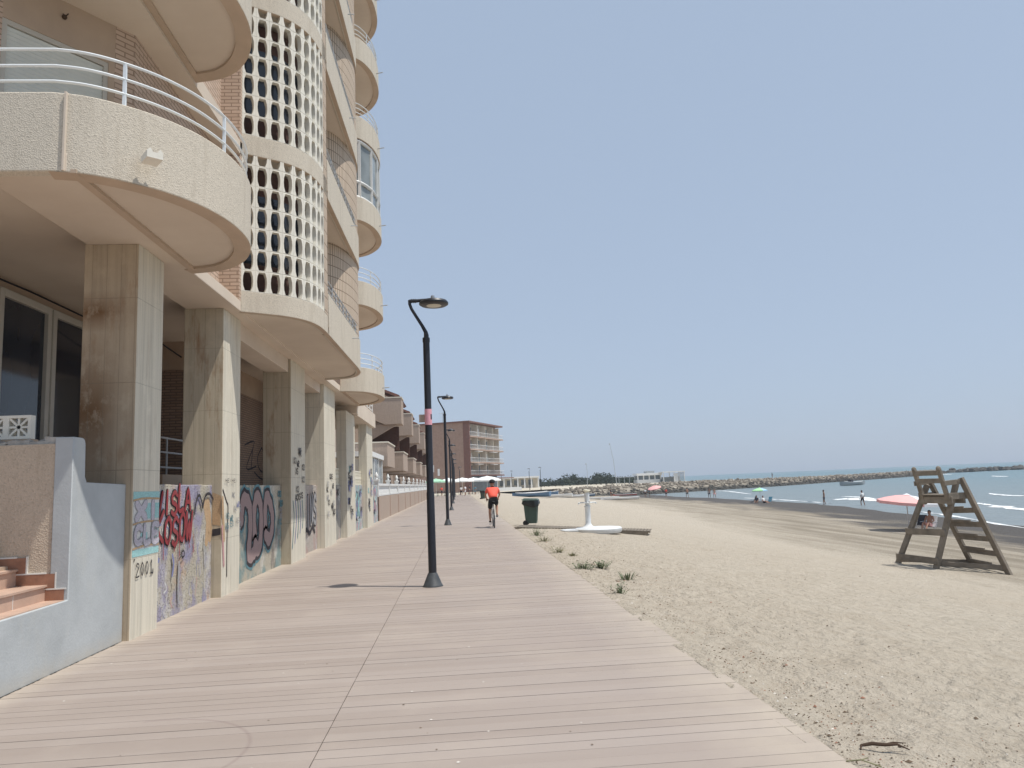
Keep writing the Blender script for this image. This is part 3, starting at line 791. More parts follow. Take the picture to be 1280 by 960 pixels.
# rooms behind the screen and in the bays, their shade put into the wall colour
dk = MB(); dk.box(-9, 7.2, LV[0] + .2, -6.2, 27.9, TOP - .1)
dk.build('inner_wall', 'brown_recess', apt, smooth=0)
gl = MB(); z = LV[0]
for y in (12.8, 13.45, 14.1, 14.75): gl.box(-4.0, y - .03, z + .7, -3.95, y + .03, z + 2.5, 0)
for zz in (.75, 1.5, 2.48): gl.box(-4.0, 12.75, z + zz - .03, -3.955, 14.8, z + zz + .03, 0)
o = gl.build('stair_window', 'white_paint', apt, smooth=0)
gl = MB(); gl.box(-4.05, 12.75, z + .75, -4.0, 14.8, z + 2.5); gl.build('pane', 'window_glass', o, smooth=0)
for k in range(1, 6): lift(o, apt, FH * k)
rm = offset(scr, .42); b = MB(); z = LV[0]  # dark lining added close behind the screen so its openings look shaded
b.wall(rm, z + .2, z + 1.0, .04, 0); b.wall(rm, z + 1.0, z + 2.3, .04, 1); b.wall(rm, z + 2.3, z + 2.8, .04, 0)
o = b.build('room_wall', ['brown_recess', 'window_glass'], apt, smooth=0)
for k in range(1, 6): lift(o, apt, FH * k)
# roof parapet
rp = MB(); rp.wall([(-5.75, 6.97), (SE, 6.97), (SE, 28.0), (-12, 28)], TOP + .2, TOP + 1.1, .15); rp.build('roof_parapet', 'aggregate', apt, smooth=0)
# --- columns of the arcade
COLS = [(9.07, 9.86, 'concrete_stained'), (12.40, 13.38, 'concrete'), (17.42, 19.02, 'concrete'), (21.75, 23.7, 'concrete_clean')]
XO = -3.80
cols = []
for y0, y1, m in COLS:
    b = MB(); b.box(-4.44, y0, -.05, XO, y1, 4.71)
    b.f[3] = (b.f[3][0], 1, b.f[3][2])  # seaward face takes a paler copy: sun and shade painted by face
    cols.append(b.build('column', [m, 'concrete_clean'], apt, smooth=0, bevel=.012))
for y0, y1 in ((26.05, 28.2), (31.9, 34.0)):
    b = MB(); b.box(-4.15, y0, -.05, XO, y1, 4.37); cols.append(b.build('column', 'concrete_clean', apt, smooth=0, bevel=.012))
# single storey portico beyond the block
pt = MB(); pt.box(-9, 28.06, 4.36, -3.66, 34.15, 4.98); pt.build('portico_roof', 'soffit', apt, smooth=0, bevel=.01)
pr = MB()
for y in [28.3 + .96 * i for i in range(7)]: pr.box(-3.80, y - .02, 4.98, -3.76, y + .02, 5.75)
for z in (5.15, 5.35, 5.55, 5.75): pr.tube([(-3.78, 28.2, z), (-3.78, 34.1, z)], .02, 6)
pr.build('roof_railing', 'white_paint', apt, smooth=40)
# --- ground floor rooms behind the arcade
gw = MB()
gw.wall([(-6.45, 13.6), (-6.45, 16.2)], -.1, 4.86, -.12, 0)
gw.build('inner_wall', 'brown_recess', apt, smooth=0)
gb = MB()
gb.wall([(-7.6, 15.8), (-5.6, 15.8), (-5.6, 24.5)], .9, 4.25, .12); gb.build('brick_wall', 'wall_brick', apt, smooth=0)
gp = MB(); gp.box(-7.6, 15.82, 4.25, -5.62, 24.5, 4.86); gp.box(-7.6, 24.5, -.1, -5.2, 28, 4.86); gp.box(-5.3, 13.6, .1, -5.2, 15.8, 2.02)
gp.box(-12, 6.5, -.1, -4.46, 28, 1.0)
gp.box(-9, 28.06, -.1, -6, 40, 3.0)
gp.build('inner_wall', 'beige_render', apt, smooth=0)
ir = MB()
for z in (2.15, 2.42, 2.68): ir.tube([(-5.25, 13.6, z), (-5.25, 15.8, z)], .018, 8)
for y in (13.9, 14.8, 15.7): ir.tube([(-5.25, y, 2.0), (-5.25, y, 2.7)], .018, 8)
ir.build('inner_railing', 'grey_rail', apt)
# ground floor windows
wx = -6.45
def gwin(y0, y1):
    b = MB(); z0, z1 = 2.05, 4.70; f = .11
    b.box(wx - .06, y0, z0, wx + .04, y0 + f, z1); b.box(wx - .06, y1 - f, z0, wx + .04, y1, z1)
    b.box(wx - .06, y0 + f, z1 - f, wx + .04, y1 - f, z1); b.box(wx - .06, y0 + f, z0, wx + .04, y1 - f, z0 + f)
    o = b.build('window', 'frame_beige', apt, smooth=0, bevel=.006)
    b = MB(); b.box(wx - .04, y0 + f, z0 + f, wx - .02, y1 - f, z1 - f); b.build('pane', 'window_glass', o, smooth=0)
    return o
gwin(8.6, 10.72); gwin(10.78, 12.15); gwin(12.2, 13.55)
b = MB(); b.box(wx - .2, 8.0, .9, wx - .06, 13.6, 2.05); b.box(wx - .2, 8.0, 4.70, wx - .06, 13.6, 4.86); b.box(wx - .2, 7.0, .9, wx - .06, 8.6, 4.86); b.build('inner_wall', 'beige_render', apt, smooth=0)
cb = MB(); cb.tube([(wx + .07, 8.6, 4.80), (wx + .07, 10, 4.77), (wx + .07, 11.5, 4.80), (wx + .07, 13.5, 4.78)], .014, 6)
cb.tube([(-5.7, 13.5, 4.80), (-5.7, 14.6, 4.62), (-5.7, 15.78, 4.52)], .014, 6)
cb.build('cable', 'black_cloth', apt)
# vents
vt = MB()
for z in (2.6, 3.35): vt.box(-5.58, 22.9, z, -5.56, 23.6, z + .5)
vt.build('vent', 'terracotta', apt)

# ================================================================ low walls of the arcade (things)
def top_irregular(y0, y1, z): return z
st = empty('stair_wall', (-4.2, 7.5, 0), 'pale grey painted wall with a rounded shoulder beside tiled entrance steps', 'wall')
WX = -3.88
prof = [(5.2, -.04), (5.2, .62), (7.84, .64), (7.84, 2.26)]
for a in range(0, 91, 15): prof.append((8.02 - .0 + .07 * math.sin(R_(a)) - .0, 2.19 + .07 * math.cos(R_(a))))
prof += [(8.10, 1.86), (8.14, 1.80), (9.069, 1.78), (9.069, -.04)]
b = MB(); b.prism_axis(prof, -4.06, WX, 'x'); b.build('wall_panel', 'grey_paint_wall', st, smooth=30, bevel=.008)
rq = random.Random(9); b = MB(); y = 5.3
while y < 9.0:
    w0 = rq.uniform(.004, .02); l0 = rq.uniform(.04, .14); b.face([(WX + .001, y, .0045), (WX + w0, y + l0 * .3, .005), (WX + w0 * rq.uniform(.3, 1.2), y + l0, .0047), (WX + .001, y + l0, .0046)]); y += l0 * .9
b.build('base_crack', 'dark_hole', st, smooth=0)
# rough rendered side wall facing the camera, behind the steps
b = MB(); b.box(-6.6, 7.86, -.04, -4.062, 8.08, 2.20); b.build('side_wall', 'rough_render', st, smooth=0, bevel=.008)
b = MB(); b.box(-4.062, 7.858, .64, -3.905, 7.862, 2.24); b.build('side_render', 'rough_render', st, smooth=0)
# broken concrete coping
b = MB(); random.seed(3)
x = -6.4
while x < -4.12:
    w_ = random.uniform(.06, .2); h_ = random.uniform(.015, .085)
    pts = [(x + random.uniform(-.02, .02), 7.88 + random.uniform(0, .04)), (x + w_, 7.88 + random.uniform(0, .05)), (x + w_ + random.uniform(-.03, .03), 8.07), (x, 8.07 + random.uniform(-.03, 0))]
    b.prism(pts, 2.195, 2.195 + h_); x += w_ * random.uniform(.55, .9)
for i in range(26):
    x = random.uniform(-6.2, -4.1); y = random.uniform(7.9, 8.05); r = random.uniform(.015, .05)
    b.ball((x, y, 2.21 + r * .5), r, 5, 3, 0, (1.4, 1, .7))
b.build('broken_coping', 'rubble', st, smooth=0)
# steps: three risers climbing away from the promenade
b = MB()
stp = [(-4.062, .64, .645), (-4.10, .645, .80), (-4.37, .80, .97), (-4.66, .97, 1.14), (-4.95, 1.14, 1.31), (-5.24, 1.31, 1.48)]
xr = [-3.9, -4.10, -4.38, -4.66, -4.94, -5.22, -5.6]; zr = [.645, .80, .965, 1.13, 1.30, 1.47]
for i in range(6):
    b.box(xr[i + 1], 5.2, -.04 if i else .3, xr[i] - (.0 if i else .01), 7.855, zr[i] - .02, 0)
    b.box(xr[i + 1], 5.2, zr[i] - .02, xr[i] + (.02 if i else -.01), 7.855, zr[i], 1)
    for yy in (5.9, 6.6, 7.3):
        if i: b.box(xr[i] , yy - .004, zr[i - 1], xr[i] + .003, yy + .004, zr[i] - .02, 2)
b.build('steps', ['pink_tile', 'pink_tile', 'grout'], st, smooth=0)
b = MB()   # stepped skirting of dark terracotta tiles with white grout edges
for i in range(5):
    x0, x1, z = xr[i + 1], xr[i], zr[i]
    b.box(x0 + .0, 7.835, z, x1 - (.02 if i == 0 else .0), 7.857, z + .105, 0)
    b.box(x0 - .0, 7.833, z + .105, x1 - .0, 7.8575, z + .118, 1)
    if i: pass
    b.box(x0, 7.836, z + .118, x0 + .09, 7.857, zr[i + 1] + .105, 0)
    b.box(x0 + .09, 7.833, z + .118, x0 + .102, 7.8575, zr[i + 1] + .118, 1)
b.build('skirting', ['terracotta', 'grout'], st, smooth=0)
# breeze block on the terrace edge
bb = empty('breeze_block_parapet', (-5, 8.35, 1.0), 'pierced white breeze block parapet on the terrace above the steps', 'parapet')
b = MB()
def breeze(b, x0, z0, y, s, th=.09):
    b.box(x0, y, z0, x0 + s, y + th, z0 + .03); b.box(x0, y, z0 + s - .03, x0 + s, y + th, z0 + s)
    b.box(x0, y, z0 + .03, x0 + .03, y + th, z0 + s - .03); b.box(x0 + s - .03, y, z0 + .03, x0 + s, y + th, z0 + s - .03)
    c = Vector((x0 + s / 2, y + th / 2, z0 + s / 2)); r = s / 2 - .02
    for a in (0, 45, 90, 135):
        d = Vector((math.cos(R_(a)), 0, math.sin(R_(a)))) * r * (1.25 if a % 90 else 1.)
        b.beam(c - d, c + d, .022, th * .8, 0, up=(0, 1, 0))
for i in range(8): breeze(b, -4.46 - .25 * (i + 1), 2.28, 8.12, .25)
b.build('block_row', 'white_block', bb, smooth=0)
b = MB(); b.box(-6.6, 8.10, 1.0, -4.44, 8.24, 2.275); b.build('parapet_base', 'beige_render', bb, smooth=0)

# ---- stroke lettering --------------------------------------------------
FONT = {'A': [[(0, 0), (.45, 1), (.9, 0)], [(.2, .38), (.7, .38)]], 'C': [[(.85, .85), (.5, 1), (.1, .8), (.05, .2), (.45, 0), (.85, .15)]],
        'D': [[(.1, 0), (.1, 1), (.6, .9), (.85, .5), (.6, .1), (.1, 0)]], 'E': [[(.85, 1), (.1, 1), (.1, 0), (.85, 0)], [(.1, .5), (.65, .5)]],
        'H': [[(.1, 0), (.1, 1)], [(.85, 0), (.85, 1)], [(.1, .5), (.85, .5)]], 'I': [[(.5, 0), (.5, 1)]], 'K': [[(.1, 0), (.1, 1)], [(.85, 1), (.1, .45), (.85, 0)]],
        'L': [[(.1, 1), (.1, 0), (.8, 0)]], 'M': [[(.05, 0), (.15, 1), (.5, .4), (.85, 1), (.95, 0)]], 'N': [[(.1, 0), (.1, 1), (.85, 0), (.85, 1)]],
        'O': [[(.5, 1), (.1, .75), (.1, .25), (.5, 0), (.85, .25), (.85, .75), (.5, 1)]], 'P': [[(.1, 0), (.1, 1), (.7, .95), (.8, .7), (.6, .5), (.1, .48)]],
        'R': [[(.1, 0), (.1, 1), (.75, .9), (.75, .6), (.1, .48), (.85, 0)]], 'S': [[(.85, .85), (.5, 1), (.12, .8), (.2, .55), (.75, .42), (.85, .2), (.5, 0), (.08, .12)]],
        'T': [[(0, 1), (.95, 1)], [(.48, 1), (.48, 0)]], 'V': [[(.05, 1), (.45, 0), (.9, 1)]], 'W': [[(.0, 1), (.22, 0), (.48, .7), (.72, 0), (.95, 1)]],
        'X': [[(.05, 1), (.9, 0)], [(.9, 1), (.05, 0)]], '0': [[(.45, 1), (.15, .7), (.15, .3), (.45, 0), (.75, .3), (.75, .7), (.45, 1)]],
        '1': [[(.25, .8), (.5, 1), (.5, 0)], [(.25, 0), (.8, 0)]], '2': [[(.1, .8), (.45, 1), (.8, .75), (.1, 0), (.85, 0)]], '7': [[(.05, .95), (.85, 1), (.4, 0)]]}
def ribbon(b, pts, w, x, mi, tp=1.):                     # paint stroke on a wall plane x = const; pts are (y, z)
    P = smooth_path(pts, 4) if len(pts) > 2 else [pts[0], ((pts[0][0] + pts[1][0]) / 2, (pts[0][1] + pts[1][1]) / 2), pts[1]]
    n = len(P)
    A = offset(P, .5); 
    for i in range(n - 1):
        q = []
        for k, sg in ((i, -1), (i + 1, -1), (i + 1, 1), (i, 1)):
            ww = w * (1 + .12 * math.sin(k * 2.1 + P[k][0] * 9))
            nx, ny = (A[k][0] - P[k][0]) * 2, (A[k][1] - P[k][1]) * 2; L = math.hypot(nx, ny) or 1
            q.append((P[k][0] + nx / L * ww / 2 * sg, P[k][1] + ny / L * ww / 2 * sg))
        x += .00005; b.face([(x, *p) for p in q], mi)
    for e in (P[0], P[-1]):
        x += .00005
        b.face([(x, e[0] + w / 2 * math.cos(a * math.pi / 4), e[1] + w / 2 * math.sin(a * math.pi / 4)) for a in range(8)], mi)
LAY = [0.]
def word(b, txt, y, z, cw, h, w, x, mi, slant=0., jit=.0, gap=1.12, seed=1):
    rr = random.Random(seed)
    for i, c in enumerate(txt):
        jz = rr.uniform(-jit, jit) * h; hh = h * (1 + rr.uniform(-jit, jit))
        for st_ in FONT.get(c, []):
            LAY[0] += .0006
            ribbon(b, [(y + i * cw * gap + u * cw + v * h * slant, z + jz + v * hh) for u, v in st_], w, x + LAY[0], mi)
def gb_new(): LAY[0] = 0.; return MB()
def trace(b, pts, w, x, mi):
    LAY[0] += .00015
    P = [on_x(px, py, x) for px, py in pts]
    ribbon(b, [(p.y, p.z) for p in P], w, x + LAY[0], mi)
# graffiti on the first columns
GM = ['g_red', 'g_black', 'g_mauve', 'g_cyan', 'g_lav', 'g_orange', 'g_grey', 'g_blue', 'g_white', 'g_teal', 'g_pink']
g = gb_new()
for P in ([(306, 556), (318, 553), (308, 585), (320, 583)], [(327, 560), (322, 572), (324, 586), (331, 590), (333, 574), (327, 560)], [(316, 560), (314, 584)], [(318, 590), (324, 597), (330, 600)]):
    trace(g, P, .045, -5.595, 1)
g.build('graffiti', ['g_red', 'g_black'], apt, smooth=0)
g = gb_new(); X = XO + .003
g.face([(X - .0015, 9.09, .98), (X - .0015, 9.84, .98), (X - .0015, 9.84, 1.68), (X - .0015, 9.09, 1.68)], 8)
for z0, z1 in ((1.60, 1.69), (.93, 1.01)): g.face([(X, 9.08, z0), (X, 9.85, z0), (X, 9.85, z1), (X, 9.08, z1)], 3)
for z0, z1, y0, y1 in ((1.36, 1.55, 9.40, 9.84), (1.10, 1.2, 9.3, 9.5), (1.05, 1.3, 9.72, 9.84)): g.face([(X + .0002, y0, z0), (X + .0002, y1, z0), (X + .0002, y1, z1), (X + .0002, y0, z1)], 3)
for mi, w in ((6, .125), (4, .095)):
    word(g, 'XI', 9.16, 1.375, .30, .17, w, X, mi)
for mi, w in ((6, .095), (4, .07)):
    word(g, 'CLE', 9.14, 1.085, .205, .19, w, X, mi, gap=1.2)
for z in (1.32, 1.035, 1.60): ribbon(g, [(9.09, z - .01), (9.4, z + .01), (9.84, z)], .022, X + .004, 5)
word(g, '2001', 9.17, .70, .11, .15, .018, X, 1, gap=1.2)
for P in ([(9.13, .88), (9.13, .90), (9.15, .90)], [(9.62, .70), (9.68, .69), (9.68, .74)]): ribbon(g, P, .016, X + .004, 1)
o = g.build('graffiti', GM, cols[0], smooth=0)
g = gb_new(); X = XO + .003
for i in range(9):
    y = random.uniform(12.5, 13.2); z = random.uniform(1.0, 1.7)
    word(g, random.choice(['XS', 'AK', 'WR', 'EO']), y, z, .08, .09, .014, X, random.choice([7, 6, 9]))
g.face([(-3.95, 12.396, .96), (-3.82, 12.396, .98), (-3.82, 12.396, 1.09), (-3.95, 12.396, 1.07)], 1)
g.face([(-3.95, 12.3965, 1.15), (-3.82, 12.3965, 1.12), (-3.82, 12.3965, 1.60), (-3.95, 12.3965, 1.66)], 5)
ribbon(g, [(12.42, 1.70), (12.62, 1.50), (12.7, 1.40), (12.66, .9), (12.66, .3)], .03, X + .004, 1)
ribbon(g, [(12.41, 1.55), (12.5, .9)], .10, X + .003, 5); ribbon(g, [(12.41, 1.1), (12.5, .5)], .08, X + .003, 10)
word(g, 'HEIHEI', 12.5, 1.82, .1, .05, .01, X, 1)
g.build('graffiti', GM, cols[1], smooth=0)
g = gb_new()
for i in range(12):
    y = random.uniform(17.5, 18.6); z = random.uniform(1.3, 2.6)
    word(g, random.choice(['XS', 'AK', 'WR', 'KO']), y, z, .13, .14, .025, X, random.choice([1, 6, 1]))
for i in range(5): ribbon(g, [(17.5 + .28 * i, .35 + .1 * i), (17.7 + .25 * i, 1.0), (17.6 + .25 * i, 1.4)], .05, X + .004, 7 if i % 2 else 9)
g.build('graffiti', GM, cols[2], smooth=0)
g = gb_new()
for i in range(14):
    y = random.uniform(21.8, 23.2); z = random.uniform(.8, 2.3)
    word(g, random.choice(['XS', 'AK', 'WR', 'KO']), y, z, .15, .14, .03, X, random.choice([1, 6, 1]))
g.build('graffiti', GM, cols[3], smooth=0)
for ci, (a, c) in ((4, (26.2, 28)), (5, (32, 33.8))):
    g = gb_new()
    for i in range(16):
        y = random.uniform(a, c - .5); z = random.uniform(.5, 2.4)
        word(g, random.choice(['XS', 'AK', 'WR', 'KO']), y, z, .2, .2, .05, X, random.choice([1, 6, 3, 7]))
    g.build('graffiti', GM, cols[ci], smooth=0)

def low_wall(name, y0, y1, x, mat, label, ztop=1.78, seed=0):
    e = empty(name, (x - .1, (y0 + y1) / 2, 0), label, 'wall', 'low walls between the columns')
    rr = random.Random(seed)
    prof = [(y0, -.04)] + [(y0, ztop)]
    n = max(6, int((y1 - y0) / .25))
    for i in range(1, n): prof.append((y0 + (y1 - y0) * i / n, ztop + rr.uniform(-.006, .008)))
    prof += [(y1, ztop), (y1, -.04)]
    b = MB(); b.prism_axis(prof, x - .2, x, 'x'); o = b.build('wall_panel', mat, e, smooth=0, bevel=.012)
    return e, o
# wall A: red two-line tag
xa = -3.96
wA, pA = low_wall('graffiti_wall', 9.862, 12.398, xa, 'mural_a', 'low rough wall sprayed with two rows of dark red letters, beside the nearest column', seed=1)
g = gb_new(); X = xa + .004
for mi, w in ((1, .095), (0, .062)):
    word(g, 'VISLA', 10.12, 1.40, .235, .32, w, X, mi, .05, .12, 1.13, 4)
    word(g, 'KOSOW', 10.16, 1.00, .235, .36, w, X, mi, .08, .14, 1.12, 6)
for i in range(9):
    y = 10.0 + i * .19; LAY[0] += .0006; ribbon(g, [(y, 1.05), (y + .01, .95 - .08 * (i % 3))], .022, X + LAY[0], 0)
for P, w, mi in (([(11.55, 1.35), (11.62, 1.55), (11.75, 1.62), (11.86, 1.5), (11.9, 1.44), (12.0, 1.6), (12.2, 1.64), (12.38, 1.55)], .045, 1),
                 ([(10.7, .82), (10.75, .7), (10.70, .55)], .05, 7), ([(10.15, .78), (10.22, .80)], .07, 7), ([(11.0, .8), (11.1, .85), (11.15, .78), (11.05, .75)], .03, 1),
                 ([(10.95, .70), (10.93, .4), (10.96, .15)], .05, 6), ([(12.0, .85), (12.05, .5)], .03, 6)):
    LAY[0] += .0002; ribbon(g, P, w, X + LAY[0], mi)
rq = random.Random(33)
for i in range(46):
    y = rq.uniform(9.95, 12.3); z = rq.uniform(.15, 1.0) if i % 3 else rq.uniform(1.0, 1.7); LAY[0] += .0002
    ribbon(g, [(y, z), (y + rq.uniform(-.06, .08), z - rq.uniform(.03, .12)), (y + rq.uniform(-.05, .05), z - rq.uniform(.1, .25))], rq.uniform(.008, .022), X - .0025, rq.choice([7, 1, 4, 6, 8, 10, 7]))
for P in ([(12.05, 1.5), (12.2, 1.2), (12.15, .9)], [(12.2, 1.5), (12.32, 1.1), (12.3, .95)]): ribbon(g, P, .16, X - .002, 5)
g.build('graffiti', GM, pA, smooth=0)
xb = -4.02
XBASE = None
wB, pB = low_wall('graffiti_wall', 13.382, 17.418, xb, 'mural_b', 'low rough wall sprayed with a large mauve and black bubble number', seed=2)
g = gb_new(); X = xb + .004
for mi, w, dz in ((9, .52, 0), (1, .42, 0), (2, .27, 0)):
    for P in ([(14.25, 1.15), (14.35, 1.5), (14.75, 1.42), (14.85, 1.0), (14.75, .55), (14.85, .42), (15.2, .5)],
              [(15.2, .62), (15.1, 1.2), (15.3, 1.55), (15.6, 1.35), (15.62, .8), (15.45, .5), (15.2, .62)],
              [(16.0, .75), (15.95, 1.25), (16.1, 1.55), (16.5, 1.25), (16.55, .9), (16.3, .65), (16.0, .75)]):
        LAY[0] += .0004; ribbon(g, P, w, X + LAY[0], mi)
for P in ([(15.37, 1.1), (15.4, .85)], [(16.25, 1.15), (16.25, .9)], [(14.9, .55), (15.0, 1.0), (14.95, 1.35)]): LAY[0] += .0004; ribbon(g, P, .035, X + LAY[0], 1)
for i in range(16): word(g, random.choice(['XS', 'AK', 'WR', 'KO', 'CN']), random.uniform(13.5, 14.0) if i % 2 else random.uniform(16.8, 17.2), random.uniform(.6, 1.6), .12, .12, .03, X, random.choice([6, 9, 1]))
g.build('graffiti', GM, pB, smooth=0)
wC, pC = low_wall('graffiti_wall', 19.022, 21.748, xb, 'mural_c', 'low pinkish wall sprayed with a row of tall silver letters outlined in black', seed=3)
g = gb_new(); X = xb + .004
for mi, w in ((1, .30), (6, .17)):
    word(g, 'PAINS', 19.2, .72, .42, .78, w * .7, X, mi, 0., .05, 1.18, 9)
for P in ([(19.1, .55), (19.4, .75), (19.7, .5), (20.2, .62), (20.6, .5), (21.0, .65), (21.3, .5)],): LAY[0] += .0003; ribbon(g, P, .12, X + LAY[0], 1)
g.build('graffiti', GM, pC, smooth=0)
wD, pD = low_wall('graffiti_wall', 23.702, 26.048, xb, 'mural_d', 'low grey and pink blotched wall before the first slim portico column', seed=4)
g = gb_new()
for i in range(12): word(g, random.choice(['XS', 'AK', 'WR']), random.uniform(23.9, 25.5), random.uniform(.4, 1.5), .2, .2, .05, X, random.choice([6, 10, 8, 1]))
g.build('graffiti', GM, pD, smooth=0)
wE, pE = low_wall('graffiti_wall', 28.202, 31.898, xb, 'mural_e', 'low wall covered in turquoise and black tags between the slim portico columns', seed=5)
g = gb_new()
for mi, w in ((1, .26), (3, .15)): word(g, 'HKX', 28.6, .55, .7, .9, w, X, mi, .1, .08, 1.2, 3)
for i in range(14): word(g, random.choice(['XS', 'AK', 'WR']), random.uniform(28.4, 31.2), random.uniform(.3, 1.5), .25, .2, .05, X, random.choice([1, 10, 8, 7]))
g.build('graffiti', GM, pE, smooth=0)
wF, pF = low_wall('graffiti_wall', 34.002, 37.9, xb, 'mural_e', 'last low wall of the arcade, covered in faded turquoise and pink tags', seed=6)
g = gb_new()
for mi, w in ((7, .24), (10, .14)): word(g, 'NKR', 34.4, .55, .8, .9, w, X, mi, .1, .08, 1.2, 5)
for i in range(14): word(g, random.choice(['XS', 'AK', 'WR']), random.uniform(34.3, 37.2), random.uniform(.3, 1.5), .25, .2, .06, X, random.choice([1, 3, 8, 7]))
g.build('graffiti', GM, pF, smooth=0)
# pierced screen blocks standing on two of the low walls
for y0, y1, lb in ((23.75, 26.0, 'pierced cream screen blocks on the wall left of the first slim column'), (28.3, 31.8, 'pierced cream screen blocks on the wall between the slim columns')):
    e = empty('block_parapet', (-4.1, y0, 1.8), lb, 'parapet', 'screen block parapets on the low walls')
    b = MB(); y = y0
    while y < y1 - .1:
        s = .28
        for r in range(2):
            z = 1.80 + r * s
            b.box(-4.16, y, z, -4.06, y + s, z + .045); b.box(-4.16, y, z + s - .045, -4.06, y + s, z + s)
            b.box(-4.16, y, z + .045, -4.06, y + .045, z + s - .045); b.box(-4.16, y + s - .045, z + .045, -4.06, y + s, z + s - .045)
            b.box(-4.15, y + s / 2 - .02, z + .045, -4.07, y + s / 2 + .02, z + s - .045); b.box(-4.149, y + .045, z + s / 2 - .02, -4.071, y + s - .045, z + s / 2 + .02)
        y += s
    b.build('block_row', 'cream_cloth', e, smooth=0)
# ================================================================ street lamps
def lamp(loc, label):
    e = empty('street_lamp', loc, label, 'street lamp', 'street lamps along the boardwalk')
    def L(b, name, m, par=e, **k): return b.build(name, m, par, world=False, **k)
    b = MB(); b.lathe([(.165, 0), (.165, .012), (.150, .03), (.085, .19), (.068, .22), (.05, .225)], n=28)
    L(b, 'base', 'iron_grey', smooth=40)
    b = MB(); 
    for a in range(4): b.lathe([(.014, .012), (.014, .03), (.0, .034)], (.135 * math.cos(a * 1.57 + .8), .135 * math.sin(a * 1.57 + .8), .0), 6)
    L(b, 'bolts', 'metal')
    b = MB(); b.lathe([(.066, .215), (.064, 1.5), (.058, 1.52), (.056, 4.02), (.062, 4.025), (.062, 4.10), (.0, 4.10)], n=20); L(b, 'pole', 'black_metal', smooth=40)
    b = MB()
    b.tube([(0, 0, 4.08), (.005, 0, 4.14), (-.005, 0, 4.20), (-.06, 0, 4.31), (-.155, 0, 4.47), (-.235, 0, 4.61), (-.262, 0, 4.69), (-.264, 0, 4.76)], [.042, .042, .034, .028, .026, .026, .026, .026], 12)
    b.tube([(-.266, 0, 4.745), (-.15, 0, 4.745), (.0, 0, 4.757), (.12, 0, 4.765)], [.03, .03, .026, .02], 10)
    for x in (-.225, -.195, -.165): b.tube([(x - .008, 0, 4.745), (x + .008, 0, 4.745)], .038, 12)
    L(b, 'arm', 'black_metal', smooth=45)
    b = MB(); b.lathe([(.0, 4.655), (.215, 4.655), (.247, 4.675), (.25, 4.70), (.225, 4.735), (.14, 4.757), (.0, 4.77)], (.145, 0, 0), 32)
    h = L(b, 'lamp_head', 'black_metal', smooth=35)
    b = MB(); b.lathe([(0, 4.648), (.12, 4.648), (.128, 4.654), (.128, 4.66)], (.145, 0, 0), 24); L(b, 'lens', 'lamp_glass', h)
    b = MB(); b.lathe([(.035, 4.76), (.035, 4.80), (.028, 4.83), (0, 4.84)], (.13, 0, 0), 14); b.box(.16, -.02, 4.76, .20, .02, 4.79); L(b, 'sensor', 'metal', h, smooth=40)
    return e
lamp0 = lamp((-.45, 12.37, 0), 'black street lamp with a pink band round its pole, nearest on the boardwalk')
b = MB(); b.lathe([(.0605, 2.62), (.0605, 2.885)], n=24); sk = b.build('sticker_band', 'pink_band', None)
LORD = ['second', 'third', 'fourth', 'fifth', 'sixth', 'seventh']
for i, n in enumerate(LORD):
    copy_tree(lamp0, None, (-.45 - .0 * i, 12.37 + 18.75 * (i + 1), 0), 'black street lamp on the boardwalk, %s in the row from the pink-banded one' % n).scale = (1, 1, 1.125)
for i, (px, y, n) in enumerate([(627, 204, 'beside the balconies of the red brick block'), (640, 190, 'in front of the long low white building'), (662, 169, 'just past the end of the low white building'), (676, 158, 'farthest out towards the boats on the sand'), (575, 128, 'among the cafe parasols')]):
    copy_tree(lamp0, None, (on_y(px, 605, y).x, y, 0), 'distant black street lamp ' + n, 2.4 if i < 4 else 0)
sk.parent = lamp0
b = MB(); b.f = []
for a in range(5):
    a0 = -1.35 + a * .10
    b.face([(.0625 * math.cos(a0 + .5), .0625 * math.sin(a0 + .5) , 2.71), (.0625 * math.cos(a0 + .6), .0625 * math.sin(a0 + .6), 2.71), (.0625 * math.cos(a0 + .6), .0625 * math.sin(a0 + .6), 2.80), (.0625 * math.cos(a0 + .5), .0625 * math.sin(a0 + .5), 2.80)])
b.build('sticker_mark', 'black_cloth', sk, world=False)
b = MB(); b.box(-.155, .0, 2.67, -.055, .004, 2.80); b.build('paper_flap', 'taupe_render', sk, world=False, smooth=0)

